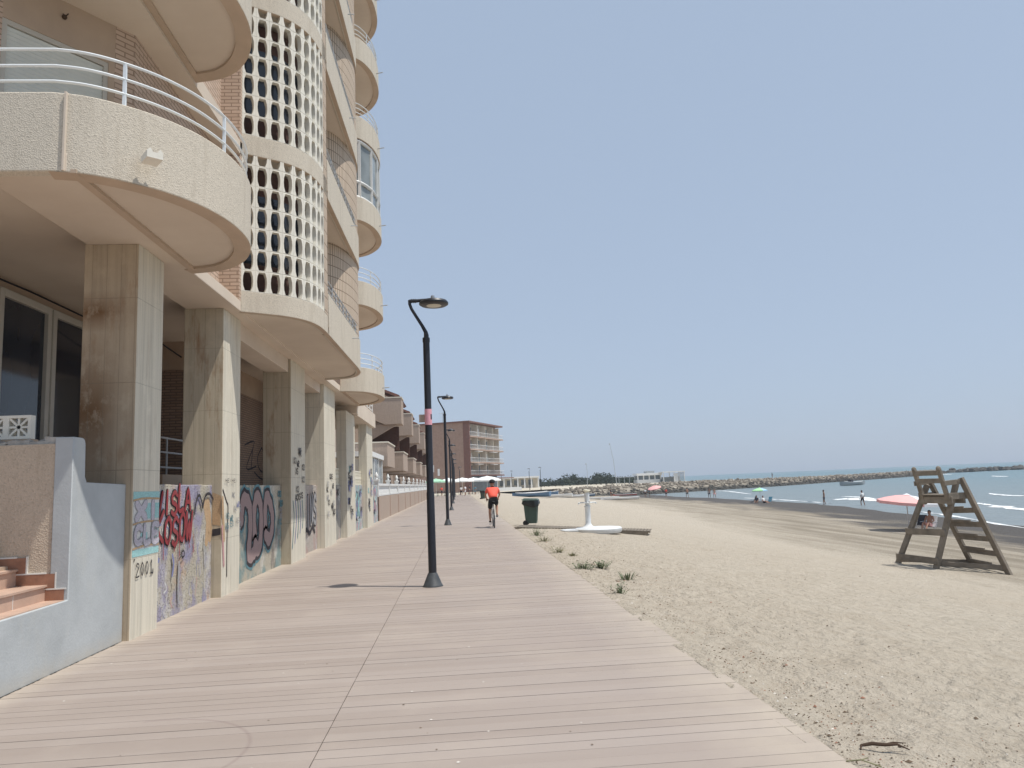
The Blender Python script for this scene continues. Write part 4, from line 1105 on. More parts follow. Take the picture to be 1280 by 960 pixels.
# ================================================================ bins, shower, platform
def bin_(loc, rz, label, bag=True):
    e = empty('wheelie_bin', loc, label, 'bin', 'wheelie bins beside the boardwalk'); e.rotation_euler = (0, 0, rz)
    def L(b, name, m, par=e, **k): return b.build(name, m, par, world=False, **k)
    def ring(w, d, z, y=0): return [(-w, -d + y, z), (w, -d + y, z), (w, d + y, z), (-w, d + y, z)]
    b = MB(); A = ring(.185, .20, .07); B = ring(.235, .265, .90)
    b.face(A[::-1]); b.face(B)
    for k in range(4): b.face([A[k], A[(k + 1) % 4], B[(k + 1) % 4], B[k]])
    for sx in (-.12, -.04, .04, .12): b.beam((sx, -.206, .15), (sx * 1.2, -.262, .82), .02, .012)
    L(b, 'bin_body', 'bin_green', smooth=0, bevel=.02)
    b = MB(); b.box(-.255, -.285, .88, .255, .285, .915); L(b, 'rim', 'bin_green', smooth=0, bevel=.01)
    b = MB(); A = [(-.27, -.31, .93), (.27, -.31, .93), (.25, .30, .93), (-.25, .30, .93)]; B = [(-.22, -.24, .985), (.22, -.24, .985), (.2, .25, 1.01), (-.2, .25, 1.01)]
    b.face(A[::-1]); b.face(B)
    for k in range(4): b.face([A[k], A[(k + 1) % 4], B[(k + 1) % 4], B[k]])
    b.tube([(-.2, .31, .96), (.2, .31, .96)], .018, 8)
    L(b, 'lid', 'bin_green', smooth=0, bevel=.015)
    if bag:
        b = MB(); P = []
        n = 26
        for k in range(n):
            a = 2 * math.pi * k / n; c, s_ = math.cos(a), math.sin(a)
            r = 1 / max(abs(c) / .27, abs(s_) / .30)
            P.append((c * r, s_ * r, a))
        def lay(sc, dz, j): return [(x * sc + random.uniform(-j, j), y * sc + random.uniform(-j, j), .92 + dz(a) + random.uniform(-j, j)) for x, y, a in P]
        A = lay(1.0, lambda a: 0, .004); B = lay(1.07, lambda a: -.10 - .05 * math.sin(a * 3), .012); C = lay(1.02, lambda a: -.19 - .07 * math.sin(a * 2 + 1), .014)
        for U, V_ in ((A, B), (B, C)):
            for k in range(n): b.face([U[k], U[(k + 1) % n], V_[(k + 1) % n], V_[k]])
        L(b, 'bin_bag', 'bag_black', smooth=60)
    for sx in (-.22, .22):
        b = MB(); b.tube([(sx - .025, .21, .095), (sx + .025, .21, .095)], .095, 16); L(b, 'wheel', 'rubber', smooth=40)
    return e
bin0 = bin_((2.62, 28.3, .0), 1.35, 'green wheelie bin with a black bag over its rim, beside the wooden duckboard')
bin0.location.z = sand_z(2.62, 28.3) + .03; bin0.location.x = 2.75
c = copy_tree(bin0, None, (2.75, 82, .0), 'far grey-green wheelie bin beyond the cyclist at the boardwalk edge', 1.2)
# wooden duckboard
df = empty('duckboard', (4.4, 26.2, 0), 'grey weathered duckboard of planks laid across the sand behind the shower', 'duckboard')
dA, dB = Vector((2.15, 26.9, .06)), Vector((6.5, 25.4, sand_z(6.5, 25.4) + .16)); u = (dB - dA).normalized(); v = Vector((-u.y, u.x, 0)).normalized()
b = MB(); n = 42
for i in range(n):
    p = dA + (dB - dA) * (i / (n - 1)); b.beam(p - v * .55, p + v * .55 , .085, .03, 0)
b.build('planks', 'weathered_wood', df, smooth=0)
for s_ in (-.5, .5):
    b = MB(); b.beam(dA + v * s_ - Vector((0, 0, .07)), dB + v * s_ - Vector((0, 0, .07)), .07, .10); b.build('bearer', 'weathered_wood', df, smooth=0)
# shower on a round concrete base
sx0, sy0 = 4.32, 24.9; sz0 = sand_z(sx0, sy0)
sh_ = empty('beach_shower', (sx0, sy0, sz0), 'white concrete foot shower with a round pan and tapered tray on the sand', 'shower')
def SL(b, name, m, par=sh_, **k): return b.build(name, m, par, world=False, **k)
b = MB(); b.lathe([(.74, -.05), (.78, .0), (.78, .09), (.74, .125), (.3, .15), (0, .15)], (.30, -.15, 0), 48); SL(b, 'pan', 'shower_white', smooth=40)
b = MB(); pl = [(-.95, .12), (-.85, -.28), (.0, -.62), (.2, .5), (-.5, .42), (-.8, .34)]; b.prism(pl, -.05, .085); SL(b, 'tray', 'shower_white', smooth=0, bevel=.015)
b = MB(); b.lathe([(.22, .14), (.14, .18), (.10, .24), (.09, .30), (.09, .78), (.105, .80), (.105, .84), (.075, .86), (.075, 1.0), (.085, 1.10), (.085, 1.28), (0, 1.28)], n=24); SL(b, 'column', 'shower_white', smooth=40)
b = MB(); b.lathe([(.0, .93), (.14, .93), (.16, .945), (.15, .97), (0, .975)], n=24); b.tube([(-.29, 0, .95), (.29, 0, .95)], .022, 8); b.tube([(-.29, 0, .95), (-.3, 0, .90)], .022, 8); b.tube([(.29, 0, .95), (.3, 0, .90)], .022, 8); SL(b, 'tap_arm', 'shower_white', smooth=45)
b = MB(); b.lathe([(.075, 1.28), (.10, 1.33), (.13, 1.345), (.12, 1.375), (0, 1.39)], n=20); SL(b, 'cap', 'cream_cloth', smooth=40)
b = MB()
for s_ in (-1, 1): b.tube([(s_ * .05, -.05, .98), (s_ * .05, -.14, .985), (s_ * .05, -.15, .96)], .012, 8)
SL(b, 'push_tap', 'metal')

# ================================================================ people
def bake_skin(name, verts, edges, mat, parent, sub=2, extra=None):
    me = bpy.data.meshes.new(name); me.from_pydata([v[:3] for v in verts], edges, [])
    o = bpy.data.objects.new(name, me); COL.objects.link(o)
    md = o.modifiers.new('skin', 'SKIN'); md.use_smooth_shade = True
    sv = me.skin_vertices[0].data if me.skin_vertices else None
    if sv is None:
        bm = bmesh.new(); bm.from_mesh(me); bm.verts.layers.skin.verify(); bm.to_mesh(me); bm.free(); sv = me.skin_vertices[0].data
    for i, v in enumerate(verts):
        r = v[3]; sv[i].radius = (r if not isinstance(r, tuple) else r[0], r if not isinstance(r, tuple) else r[1]); sv[i].use_root = (i == 0)
    s_ = o.modifiers.new('sub', 'SUBSURF'); s_.levels = sub; s_.render_levels = sub
    dg = bpy.context.evaluated_depsgraph_get(); ev = o.evaluated_get(dg)
    me2 = bpy.data.meshes.new_from_object(ev); o.modifiers.clear()
    if extra:
        bm = bmesh.new(); bm.from_mesh(me2)
        for P, mi, uv in extra.f:
            try: bm.faces.new([bm.verts.new(p) for p in P]).smooth = True
            except ValueError: pass
        bmesh.ops.remove_doubles(bm, verts=bm.verts, dist=.0004); bm.to_mesh(me2); bm.free()
    o.data = me2; me2.materials.clear(); me2.materials.append(M[mat]); me2.name = name
    me2.polygons.foreach_set('use_smooth', [True] * len(me2.polygons))
    if parent is not None: o.parent = parent
    OFF[o.name] = Vector((0, 0, 0)); return o
def person(loc, rz, label, J, skin='skin', tops=None, bottoms=None, shoes=None, hair='hair', cat='person', group=None, helmet=None, long_hair=False, trunks=True):
    """J: joints in metres: pel, chest, neck, head, shoL/R, elbL/R, hanL/R, hipL/R, kneL/R, ankL/R, toeL/R"""
    e = empty('person', loc, label, cat, group); e.rotation_euler = (0, 0, rz)
    g = lambda k: Vector(J[k])
    fwd = Vector(J.get('face', (0, 1, 0))).normalized()
    mid = g('pel').lerp(g('chest'), .5)
    V = [(*g('pel'), (.145, .11)), (*mid, (.125, .095)), (*g('chest'), (.15, .105)), (*g('neck'), .055), (*(g('head') - Vector((0, 0, .05)) + fwd * .01), (.072, .085)), (*(g('head') + Vector((0, 0, .045))), (.078, .092)), (*(g('head') + Vector((0, 0, .10))), (.045, .05))]
    E_ = [(0, 1), (1, 2), (2, 3), (3, 4), (4, 5), (5, 6)]
    ex = MB()
    for s_ in 'LR':
        n = len(V)
        sh, el, ha = g('sho' + s_), g('elb' + s_), g('han' + s_)
        V += [(*sh, .056), (*sh.lerp(el, .5), .045), (*el, .036), (*el.lerp(ha, .45), .034), (*ha, .024), (*(ha + (ha - el).normalized() * .07), (.036, .018))]
        E_ += [(2, n), (n, n + 1), (n + 1, n + 2), (n + 2, n + 3), (n + 3, n + 4), (n + 4, n + 5)]
        d = (ha - el).normalized(); w = d.cross(Vector((0, 1, 0))); w = w.normalized() if w.length > .1 else Vector((1, 0, 0)); nrm = d.cross(w)
        base = ha + d * .09
        for k, (o_, ln) in enumerate(((-.027, .065), (-.009, .078), (.009, .072), (.027, .055))):
            p0 = base + w * o_; ex.tube([p0 - d * .03, p0 + d * ln * .5, p0 + d * ln + nrm * .02], [.009, .008, .006], 6)
        p0 = ha + d * .03 + w * .03; ex.tube([p0, p0 + d * .03 + w * .02, p0 + d * .06 + w * .022], [.011, .009, .007], 6)
        n = len(V)
        hp, kn, an, to = g('hip' + s_), g('kne' + s_), g('ank' + s_), g('toe' + s_)
        V += [(*hp, .088), (*hp.lerp(kn, .5), .074), (*kn, .052), (*kn.lerp(an, .35), .054), (*an, .034), (*an.lerp(to, .5), (.038, .03)), (*to, (.034, .02))]
        E_ += [(0, n), (n, n + 1), (n + 1, n + 2), (n + 2, n + 3), (n + 3, n + 4), (n + 4, n + 5), (n + 5, n + 6)]
    hd = g('head'); ex.ball(hd + fwd * .10 - Vector((0, 0, .005)), .017, 8, 6, 0, (.8, 1.1, 1.3))
    sd = fwd.cross(Vector((0, 0, 1)))
    for k in (-1, 1): ex.ball(hd + sd * .082 * k, .026, 8, 6, 0, (.5, .8, 1.2))
    bake_skin('body', V, E_, skin, e, 2, ex)
    fc = MB()
    for k in (-1, 1): fc.ball(hd + fwd * .088 + sd * .032 * k + Vector((0, 0, .022)), .010, 8, 5)
    fc.tube([hd + fwd * .094 + sd * -.022 - Vector((0, 0, .045)), hd + fwd * .10 - Vector((0, 0, .045)), hd + fwd * .094 + sd * .022 - Vector((0, 0, .045))], .005, 5)
    fc.build('face_features', 'hair', e, world=False)
    if hair:
        h = MB(); c = hd - fwd * .012 + Vector((0, 0, .045))
        N_, M_ = 16, 7; prev = None
        for i in range(M_ + 1):
            th = (math.pi * .60) * i / M_; ring = []
            for k in range(N_):
                a = 2 * math.pi * k / N_; dirv = Vector((math.cos(a), math.sin(a), 0))
                cut = 1. if dirv.dot(fwd) < .35 else .66
                t_ = th * cut; r = .100
                ring.append(c + Vector((dirv.x * math.sin(t_) * r * .92, dirv.y * math.sin(t_) * r, math.cos(t_) * r)))
            if prev: 
                for k in range(N_): h.face([prev[k], prev[(k + 1) % N_], ring[(k + 1) % N_], ring[k]])
            prev = ring
        if long_hair: h.tube([hd - fwd * .08, hd - fwd * .10 - Vector((0, 0, .12)), hd - fwd * .09 - Vector((0, 0, .24))], [.07, .07, .035], 10)
        h.build('hair', hair, e, world=False, smooth=80)
    if helmet:
        h = MB(); c = hd + Vector((0, 0, .05)) - fwd * .01; prev = None
        for i in range(8):
            t_ = math.pi * .54 * i / 7; ring = []
            for k in range(20):
                a = 2 * math.pi * k / 20; rib = 1 + .03 * math.cos(a * 7)
                ring.append(c + Vector((math.cos(a) * math.sin(t_) * .118 * rib, math.sin(a) * math.sin(t_) * .142 * rib, math.cos(t_) * .115)))
            if prev:
                for k in range(20): h.face([prev[k], prev[(k + 1) % 20], ring[(k + 1) % 20], ring[k]])
            prev = ring
        h.build('helmet', helmet, e, world=False, smooth=80)
    if tops:
        V = [(*g('pel').lerp(g('chest'), .12), (.175, .145)), (*mid, (.170, .150)), (*g('chest'), (.20, .175)), (*g('chest').lerp(g('neck'), .55), (.115, .115))]
        E_ = [(0, 1), (1, 2), (2, 3)]
        for s_ in 'LR':
            n = len(V); sh, el = g('sho' + s_), g('elb' + s_)
            V += [(*sh, .076), (*sh.lerp(el, .45), .064), (*sh.lerp(el, .62), .056)]
            E_ += [(2, n), (n, n + 1), (n + 1, n + 2)]
        bake_skin('shirt', V, E_, tops, e)
    if bottoms:
        V = [(*g('pel').lerp(g('chest'), .16), (.158, .122)), (*g('pel'), (.165, .13))]; E_ = [(0, 1)]
        for s_ in 'LR':
            n = len(V); hp, kn = g('hip' + s_), g('kne' + s_)
            V += [(*hp, .106), (*hp.lerp(kn, .5), .090), (*hp.lerp(kn, .72 if trunks else .95), .080)]
            E_ += [(1, n), (n, n + 1), (n + 1, n + 2)]
        bake_skin('shorts', V, E_, bottoms, e)
    if shoes:
        for s_ in 'LR':
            an, to = g('ank' + s_), g('toe' + s_); hl = an - (to - an) * .22
            hl.z = min(hl.z, to.z + .02) if abs((to - an).z) < .15 else hl.z
            bake_skin('shoe', [(*hl, (.042, .04)), (*an.lerp(to, .45), (.048, .044)), (*to, (.04, .026))], [(0, 1), (1, 2)], shoes, e)
    return e
def stand(h=1.7, spread=.10, armx=.24, bend=.05, stride=.0):
    k = h / 1.72
    J = dict(pel=(0, 0, .93), chest=(0, 0, 1.27), neck=(0, .005, 1.45), head=(0, .02, 1.57),
             shoL=(-.17, 0, 1.37), shoR=(.17, 0, 1.37), elbL=(-armx, -.03, 1.10), elbR=(armx, -.03, 1.10), hanL=(-armx - .01, bend, .86), hanR=(armx + .01, bend, .86),
             hipL=(-.09, 0, .86), hipR=(.09, 0, .86), kneL=(-spread, .02 + stride, .49), kneR=(spread, .02 - stride * .3, .49), ankL=(-spread, stride, .08), ankR=(spread, -stride, .08),
             toeL=(-spread - .02, .14 + stride, .025), toeR=(spread + .02, .14 - stride, .025))
    return {a: tuple(x * k for x in b) for a, b in J.items()}
def sit(h=1.7, low=.22):
    z = low
    return dict(pel=(0, 0, z + .10), chest=(0, -.10, z + .45), neck=(0, -.12, z + .63), head=(0, -.10, z + .75), shoL=(-.17, -.11, z + .55), shoR=(.17, -.11, z + .55),
                elbL=(-.25, -.02, z + .30), elbR=(.25, -.02, z + .30), hanL=(-.16, .2, z + .22), hanR=(.16, .2, z + .22), hipL=(-.09, .05, z + .08), hipR=(.09, .05, z + .08),
                kneL=(-.13, .42, z + .22), kneR=(.13, .42, z + .22), ankL=(-.12, .68, .08), ankR=(.12, .68, .08), toeL=(-.13, .84, .07), toeR=(.13, .84, .07))
# ---- cyclist
CYX, CYY = 1.30, 27.7
J = dict(face=(0, 1, -.2), pel=(0, .06, 1.00), chest=(0, .30, 1.33), neck=(0, .42, 1.50), head=(0, .50, 1.62),
         shoL=(-.185, .36, 1.42), shoR=(.185, .36, 1.42), elbL=(-.27, .52, 1.20), elbR=(.27, .52, 1.20), hanL=(-.22, .76, 1.06), hanR=(.22, .76, 1.06),
         hipL=(-.10, .08, .94), hipR=(.10, .08, .94), kneL=(-.13, .34, .60), kneR=(.14, .50, .84), ankL=(-.13, .22, .25), ankR=(.135, .30, .47), toeL=(-.14, .36, .20), toeR=(.145, .42, .38))
J = {k: (tuple(v) if k == 'face' else (v[0], v[1], v[2])) for k, v in J.items()}
rider = person((CYX, CYY, 0), R_(0), 'cyclist in a bright red jersey, black shorts and helmet riding away', J, tops='jersey', bottoms='black_cloth', shoes='rubber', helmet='black_cloth', hair='hair')
bk = empty('bicycle', (CYX, CYY, 0), 'thin-tyred bicycle with white forks ridden by the person in red', 'bicycle')
def BL(b, name, m, par=bk, **k): return b.build(name, m, par, world=False, **k)
def wheel(y):
    b = MB(); b.tube([(0, y + .335 * math.cos(a * math.pi / 18), .34 + .335 * math.sin(a * math.pi / 18)) for a in range(37)], .016, 8, caps=False); w = BL(b, 'wheel', 'rubber', smooth=60)
    b = MB(); b.tube([(0, y + .312 * math.cos(a * math.pi / 18), .34 + .312 * math.sin(a * math.pi / 18)) for a in range(37)], .010, 6, caps=False); BL(b, 'rim', 'metal', w)
    b = MB()
    for a in range(20): b.tube([(0.02 * (-1) ** a, y, .34), (0, y + .31 * math.cos(a * math.pi / 10), .34 + .31 * math.sin(a * math.pi / 10))], .0025, 4)
    b.tube([(-.05, y, .34), (.05, y, .34)], .02, 8); BL(b, 'spokes', 'metal', w)
wheel(-.12); wheel(.90)
b = MB(); bbk = (0, .30, .29); sc_ = (0, .12, .80); hdT = (0, .66, .86); hdB = (0, .70, .70)
for p, q, r in ((bbk, sc_, .016), (sc_, hdT, .014), (bbk, hdB, .019), (hdT, hdB, .02)): b.tube([p, q], r, 8)
for s_ in (-1, 1):
    b.tube([(s_ * .05, -.12, .34), (s_ * .03, .28, .29)], .009, 6); b.tube([(s_ * .05, -.12, .34), (s_ * .015, .12, .78)], .008, 6)
BL(b, 'frame', 'boat_white')
b = MB()
for s_ in (-1, 1): b.tube([(s_ * .045, .90, .34), (s_ * .04, .74, .66), (0, .70, .70)], .012, 6)
BL(b, 'fork', 'boat_white')
b = MB(); b.tube([(0, .12, .78), (0, .09, .93)], .013, 8); b.ball((0, .06, .95), .13, 12, 6, 0, (.55, 1., .25)); BL(b, 'saddle', 'rubber')
b = MB(); b.tube([(-.23, .78, 1.02), (-.1, .70, 1.02), (0, .68, 1.01), (.1, .70, 1.02), (.23, .78, 1.02)], .014, 8); b.tube([(0, .66, .86), (0, .68, 1.01)], .013, 8); BL(b, 'handlebar', 'rubber')
b = MB(); b.tube([(-.02, .30, .29), (-.10, .31, .13)], .01, 6); b.tube([(.02, .30, .29), (.10, .31, .42)], .01, 6); b.box(-.17, .27, .12, -.09, .35, .145); b.box(.09, .27, .405, .17, .35, .43)
b.lathe([(.095, -.004), (.095, .004)], (0, 0, 0), 20); BL(b, 'crank', 'metal')

# ================================================================ lifeguard chair
TO = Vector((15.35, 22.5, 0)); uz = Vector((.985, .16, 0)); wz = Vector((-.16, .985, 0))
tz = sand_z(TO.x, TO.y)
tw = empty('lifeguard_chair', (TO.x, TO.y, tz), 'tall weathered timber lifeguard chair with ladder rungs standing on the sand', 'lifeguard chair')
def T3(u, w, z): return uz * u + wz * w + Vector((0, 0, z))
def TL(b, name, **k): return b.build(name, 'weathered_wood', tw, world=False, smooth=0, bevel=.008, **k)
def foot(x, y): return Vector((x - TO.x, y - TO.y, sand_z(x, y) - tz - .12))
fA, fB, fC, fD = foot(14.34, 23.98), foot(14.6, 22.39), foot(16.15, 21.21), foot(16.55, 23.3)
nB, nC = T3(-.10, -.56, 2.72), T3(.02, -.60, 2.80); nA, nD = T3(-.16, .56, 2.62), T3(-.02, .60, 2.70)
for f_, t_ in ((fB, nB), (fC, nC), (fA, nA), (fD, nD)):
    b = MB(); b.beam(f_, t_, .09, .18, up=wz); TL(b, 'leg')
for k in range(6):                                             # ladder rungs between the two outer legs
    t_ = .09 + .145 * k
    p, q = fC.lerp(nC, t_), fD.lerp(nD, t_); d = (q - p).normalized()
    b = MB(); b.beam(p - d * .04, q + d * .08, .06, .16, up=(0, 0, 1)); b.beam(p.lerp(q, .35) + Vector((-.045, 0, .09)), q + d * .05 + Vector((-.045, 0, .09)), .05, .08, up=(0, 0, 1)); TL(b, 'rung')
for t_ in (.13, .44):
    p, q = fA.lerp(nA, t_), fB.lerp(nB, t_); d = (q - p).normalized(); o_ = Vector((-.07, -.03, 0))
    b = MB(); b.beam(p - d * .12 + o_, q + d * .08 + o_, .045, .20, up=(0, 0, 1)); TL(b, 'cross_board')
for p, q, t_ in ((fB, fC, .10), (fA, fD, .09)):
    tp = (nB, nC) if p is fB else (nA, nD)
    a_, c_ = p.lerp(tp[0], t_), q.lerp(tp[1], t_); d = (c_ - a_).normalized(); o_ = Vector((0, .06 if p is fB else .06, 0))
    b = MB(); b.beam(a_ + o_, c_ + o_, .045, .15, up=(0, 0, 1)); TL(b, 'side_board')
b = MB()
for u_ in (-.46, -.31, -.16, -.01): b.beam(T3(u_, -.58, 2.30), T3(u_, .58, 2.30), .13, .035)
TL(b, 'seat')
for u_ in (-.44, .02):
    b = MB(); b.beam(T3(u_, -.66, 2.14), T3(u_, .66, 2.14), .06, .22, up=(0, 0, 1)); TL(b, 'seat_beam')
for s_ in (-1, 1):
    b = MB(); b.beam(T3(-.40, s_ * .50, 2.00), T3(-.66, s_ * .50, 3.10), .08, .14, up=wz); b.ball(T3(-.665, s_ * .50, 3.11), .085, 10, 6, 0, (1, .6, 1)); TL(b, 'back_post')
    b = MB(); b.beam(T3(-.62, s_ * .60, 2.66), T3(.12, s_ * .60, 2.70), .05, .15, up=(0, 0, 1)); TL(b, 'armrest')
    b = MB(); b.beam(T3(-.5, s_ * .60, 2.26), T3(.12, s_ * .60, 2.26), .05, .2, up=(0, 0, 1)); TL(b, 'seat_rail')
for z, us in ((2.74, -.61), (2.98, -.665)):
    b = MB(); b.beam(T3(us, -.50, z), T3(us, .50, z), .035, .15, up=(0, 0, 1)); TL(b, 'back_slat')

# ================================================================ beach umbrellas, chairs and people
def parasol(loc, r, h, mats, label, group, tilt=(0, 0), segs=8, name='beach_umbrella', sag=.30, pole='white_paint'):
    e = empty(name, loc, label, 'umbrella', group)
    b = MB(); hz = r * sag; n = segs * 4
    def P(i, t):
        a = 2 * math.pi * i / n; ph = (i % 4) / 4.; sc = 1 - .10 * math.sin(math.pi * ph) * t
        return Vector((math.cos(a) * r * t * sc, math.sin(a) * r * t * sc, h + hz * (1 - t ** 1.6)))
    T_ = [0, .35, .7, 1.]
    for j in range(3):
        for i in range(n):
            mi = (i // 4) % len(mats)
            b.face([P(i, T_[j]), P(i + 1, T_[j]), P(i + 1, T_[j + 1]), P(i, T_[j + 1])], mi)
    for i in range(n):
        q0, q1 = P(i, 1), P(i + 1, 1); dz = Vector((0, 0, -.12 * r / 1.2)); b.face([q0, q1, q1 + dz, q0 + dz], (i // 4) % len(mats))
    b.lathe([(.07 * r, h + hz * .97), (.13 * r, h + hz * .98), (.0, h + hz + .08)], n=12)
    m = Matrix.Translation((0, 0, h * .9)) @ Matrix.Rotation(tilt[0], 4, 'X') @ Matrix.Rotation(tilt[1], 4, 'Y') @ Matrix.Translation((0, 0, -h * .9))
    b.xf(m); b.build('canopy', mats, e, world=False, smooth=30)
    b = MB(); b.tube([(0, 0, -.2), (0, 0, h * .9), m @ Vector((0, 0, h + hz))], .02 * (1 + r / 4), 8); b.build('pole', pole, e, world=False)
    b = MB()
    for k in range(segs):
        a = 2 * math.pi * k / segs; b.tube([m @ Vector((0, 0, h + hz * .9)), m @ Vector((math.cos(a) * r * .98, math.sin(a) * r * .98, h - .01))], .008 * (1 + r / 4), 4)
    b.build('ribs', 'metal', e, world=False)
    return e
def on_sand(px, py, it=6):
    z = -1.5
    for _ in range(30):
        p = on_z(px, py, z); z = .5 * z + .5 * sand_z(p.x, p.y)
    return Vector((p.x, p.y, sand_z(p.x, p.y)))
pu = on_sand(1137, 663)
parasol(tuple(pu), 1.6, 1.62, ['umb_pale', 'umb_pink', 'umb_pink', 'umb_pink', 'umb_pink', 'umb_pink', 'umb_pale', 'umb_pale'], 'pink and white beach umbrella seen behind the lifeguard chair', 'umbrellas on the beach', (R_(4), R_(5)), sag=.24)
gu = on_sand(951, 628)
parasol(tuple(gu), 1.05, 1.55, ['umb_green', 'umb_green', 'umb_blue', 'umb_green'], 'green and blue beach umbrella alone near the shoreline', 'umbrellas on the beach')
ru = on_sand(819, 621.5)
parasol(tuple(ru), 1.3, 1.75, ['umb_pink', 'umb_pink'], 'far salmon pink beach umbrella in front of the rock groyne', 'umbrellas on the beach', (R_(10), R_(-12)))
def chair(loc, rz, m, label):
    e = empty('beach_chair', loc, label, 'chair', 'beach chairs'); e.rotation_euler = (0, 0, rz)
    b = MB(); b.face([(-.26, -.18, .24), (.26, -.18, .24), (.26, .25, .28), (-.26, .25, .28)]); b.face([(-.26, -.18, .215), (.26, -.18, .215), (.26, .25, .255), (-.26, .25, .255)]); b.build('seat', m, e, world=False)
    b = MB(); b.prism_axis([(-.18, .24), (-.42, .82), (-.45, .81), (-.21, .23)], -.26, .26, 'x'); b.build('backrest', m, e, world=False)
    for s_ in (-1, 1):
        b = MB(); b.tube([(s_ * .28, .28, .0), (s_ * .28, -.30, .42)], .013, 6); b.build('leg', 'metal', e, world=False)
        b = MB(); b.tube([(s_ * .28, -.28, .0), (s_ * .28, .26, .28)], .013, 6); b.build('leg', 'metal', e, world=False)
        b = MB(); b.tube([(s_ * .28, -.34, .50), (s_ * .28, .22, .46)], .018, 6); b.build('armrest', 'metal', e, world=False)
    return e
q = on_sand(1149, 662); chair(tuple(q), 1.9, 'dark_cloth', 'dark folding beach chair with nobody in it, under the pink umbrella')
q2 = on_sand(1163, 664); chair(tuple(q2), 2.1, 'umb_pale', 'pale folding beach chair with a sunbather in it')
person((q2.x, q2.y, q2.z + .05), 2.1, 'sunbather sitting back in the pale chair under the pink umbrella', sit(), 'skin', bottoms='umb_pink', hair='hair')
b = MB(); e = empty('beach_bag', tuple(on_sand(1140, 664)), 'small black beach bag standing by the pole of the pink umbrella', 'bag')
b.ball((0, .0, .16), .17, 10, 6, 0, (1, .6, 1)); b.build('bag_body', 'dark_cloth', e, world=False)
b = MB(); b.tube([(-.1, 0, .3), (-.07, 0, .48), (.07, 0, .48), (.1, 0, .3)], .012, 6); b.build('handle', 'dark_cloth', e, world=False)
for i, (px, py, mt, lb) in enumerate([(946, 629, 'skin_dark', 'person sitting on the sand at the near side of the green umbrella'), (955, 629.5, 'skin', 'person in white sitting beside the green umbrella')]):
    q = on_sand(px, py); person(tuple(q), 2.6 + i, lb, sit(low=.08), mt, bottoms='dark_cloth', tops='white_cloth' if i else 'dark_cloth')
q = on_sand(961, 629.5); chair(tuple(q), 2.0, 'blue_cloth', 'blue low beach chair at the end of the group by the green umbrella')
q = on_sand(941, 628.5); chair(tuple(q), 1.0, 'dark_cloth', 'dark low beach chair left of the green umbrella')
WL = [(1031, 631, 1.72, 'dark_cloth', None, 'skin_dark', 'wader in dark swim shorts at the water edge, right of the green umbrella', 1.2),
      (1079, 632, 1.76, 'dark_cloth', 'white_cloth', 'skin_dark', 'wader carrying a white top by the breaking foam', .4),
      (887, 622.5, 1.70, 'dark_cloth', None, 'skin_dark', 'bather in black standing in front of the groyne, one of a close pair', 2.8),
      (893.5, 622.5, 1.66, 'umb_pink', None, 'skin', 'bather in pink shorts standing in front of the groyne, one of a close pair', 3.1),
      (859.5, 622.5, 1.74, 'black_cloth', 'skin', 'skin', 'walker in black shorts alone on the sand left of the pair', .3)]
for px, py, h, bt, tp_, sk_, lb, rz in WL:
    q = on_z(px, py, -2.42) if px > 1000 or px < 900 else on_sand(px, py)
    person((q.x, q.y, max(sand_z(q.x, q.y), -2.62)), rz, lb, stand(h, .15, .27, .08, .10), sk_, tops=tp_ if tp_ != 'skin' else None, bottoms=bt)
for i, (px, m, lb) in enumerate([(807, 'white_cloth', 'person in white standing by the far salmon umbrella'), (812, 'blue_cloth', 'person in blue by the far salmon umbrella'), (833, 'jersey', 'person in red at the near end of the rocks'), (764, 'dark_cloth', 'person in dark clothes beside the red kayaks')]):
    q = on_sand(px, 621.5); person(tuple(q), i * 1.3, lb, stand(1.66), 'skin', tops=m, bottoms='dark_cloth')

# ================================================================ boats on the sand
def hull(name, loc, rz, L, Wd, H, m, label, cat, group, mast=0., deckm=None, cover=False):
    e = empty(name, loc, label, cat, group); e.rotation_euler = (0, 0, rz)
    b = MB(); n = 12
    def sec(t):
        w = Wd / 2 * (math.sin(math.pi * min(1, .12 + t * .98)) ** .55 if t < .98 else .02); zb = .02 + H * .35 * max(0, (t - .7) / .3) ** 2; zt = H * (1 + .25 * (2 * t - 1) ** 2)
        y = L * (t - .5)
        return [(0, y, zb), (w * .6, y, zb + H * .1), (w * .95, y, zb + H * .45), (w, y, zt)], zt
    prev = None
    for i in range(n + 1):
        S_, zt = sec(i / n); ring = S_ + [(-x, y, z) for x, y, z in S_[:0:-1]]
        if prev:
            for k in range(6): b.face([prev[k], prev[k + 1], ring[k + 1], ring[k]], 0)
            b.face([prev[3], ring[3], ring[4], prev[4]], 1 if not cover else 0)
            b.face([prev[6], prev[0], ring[0], ring[6]], 0)
        else: b.face(ring, 0)
        prev = ring
    b.build('hull', [m, deckm or m], e, world=False, smooth=50)
    b = MB(); pr = None
    for s_ in (-1, 1):
        pts = []
        for i in range(n):
            S_, zt = sec(i / n); pts.append((S_[3][0] * s_, S_[3][1], S_[3][2] + .02))
        b.tube(pts, .03 + .01 * H, 6)
    b.build('gunwale', 'boat_white', e, world=False)
    if mast:
        b = MB(); b.tube([(0, L * .1, H * .8), (.15, L * .12, mast)], [.06, .03], 6); b.build('mast', 'grey_rail', e, world=False)
    return e
rb = random.Random(5)
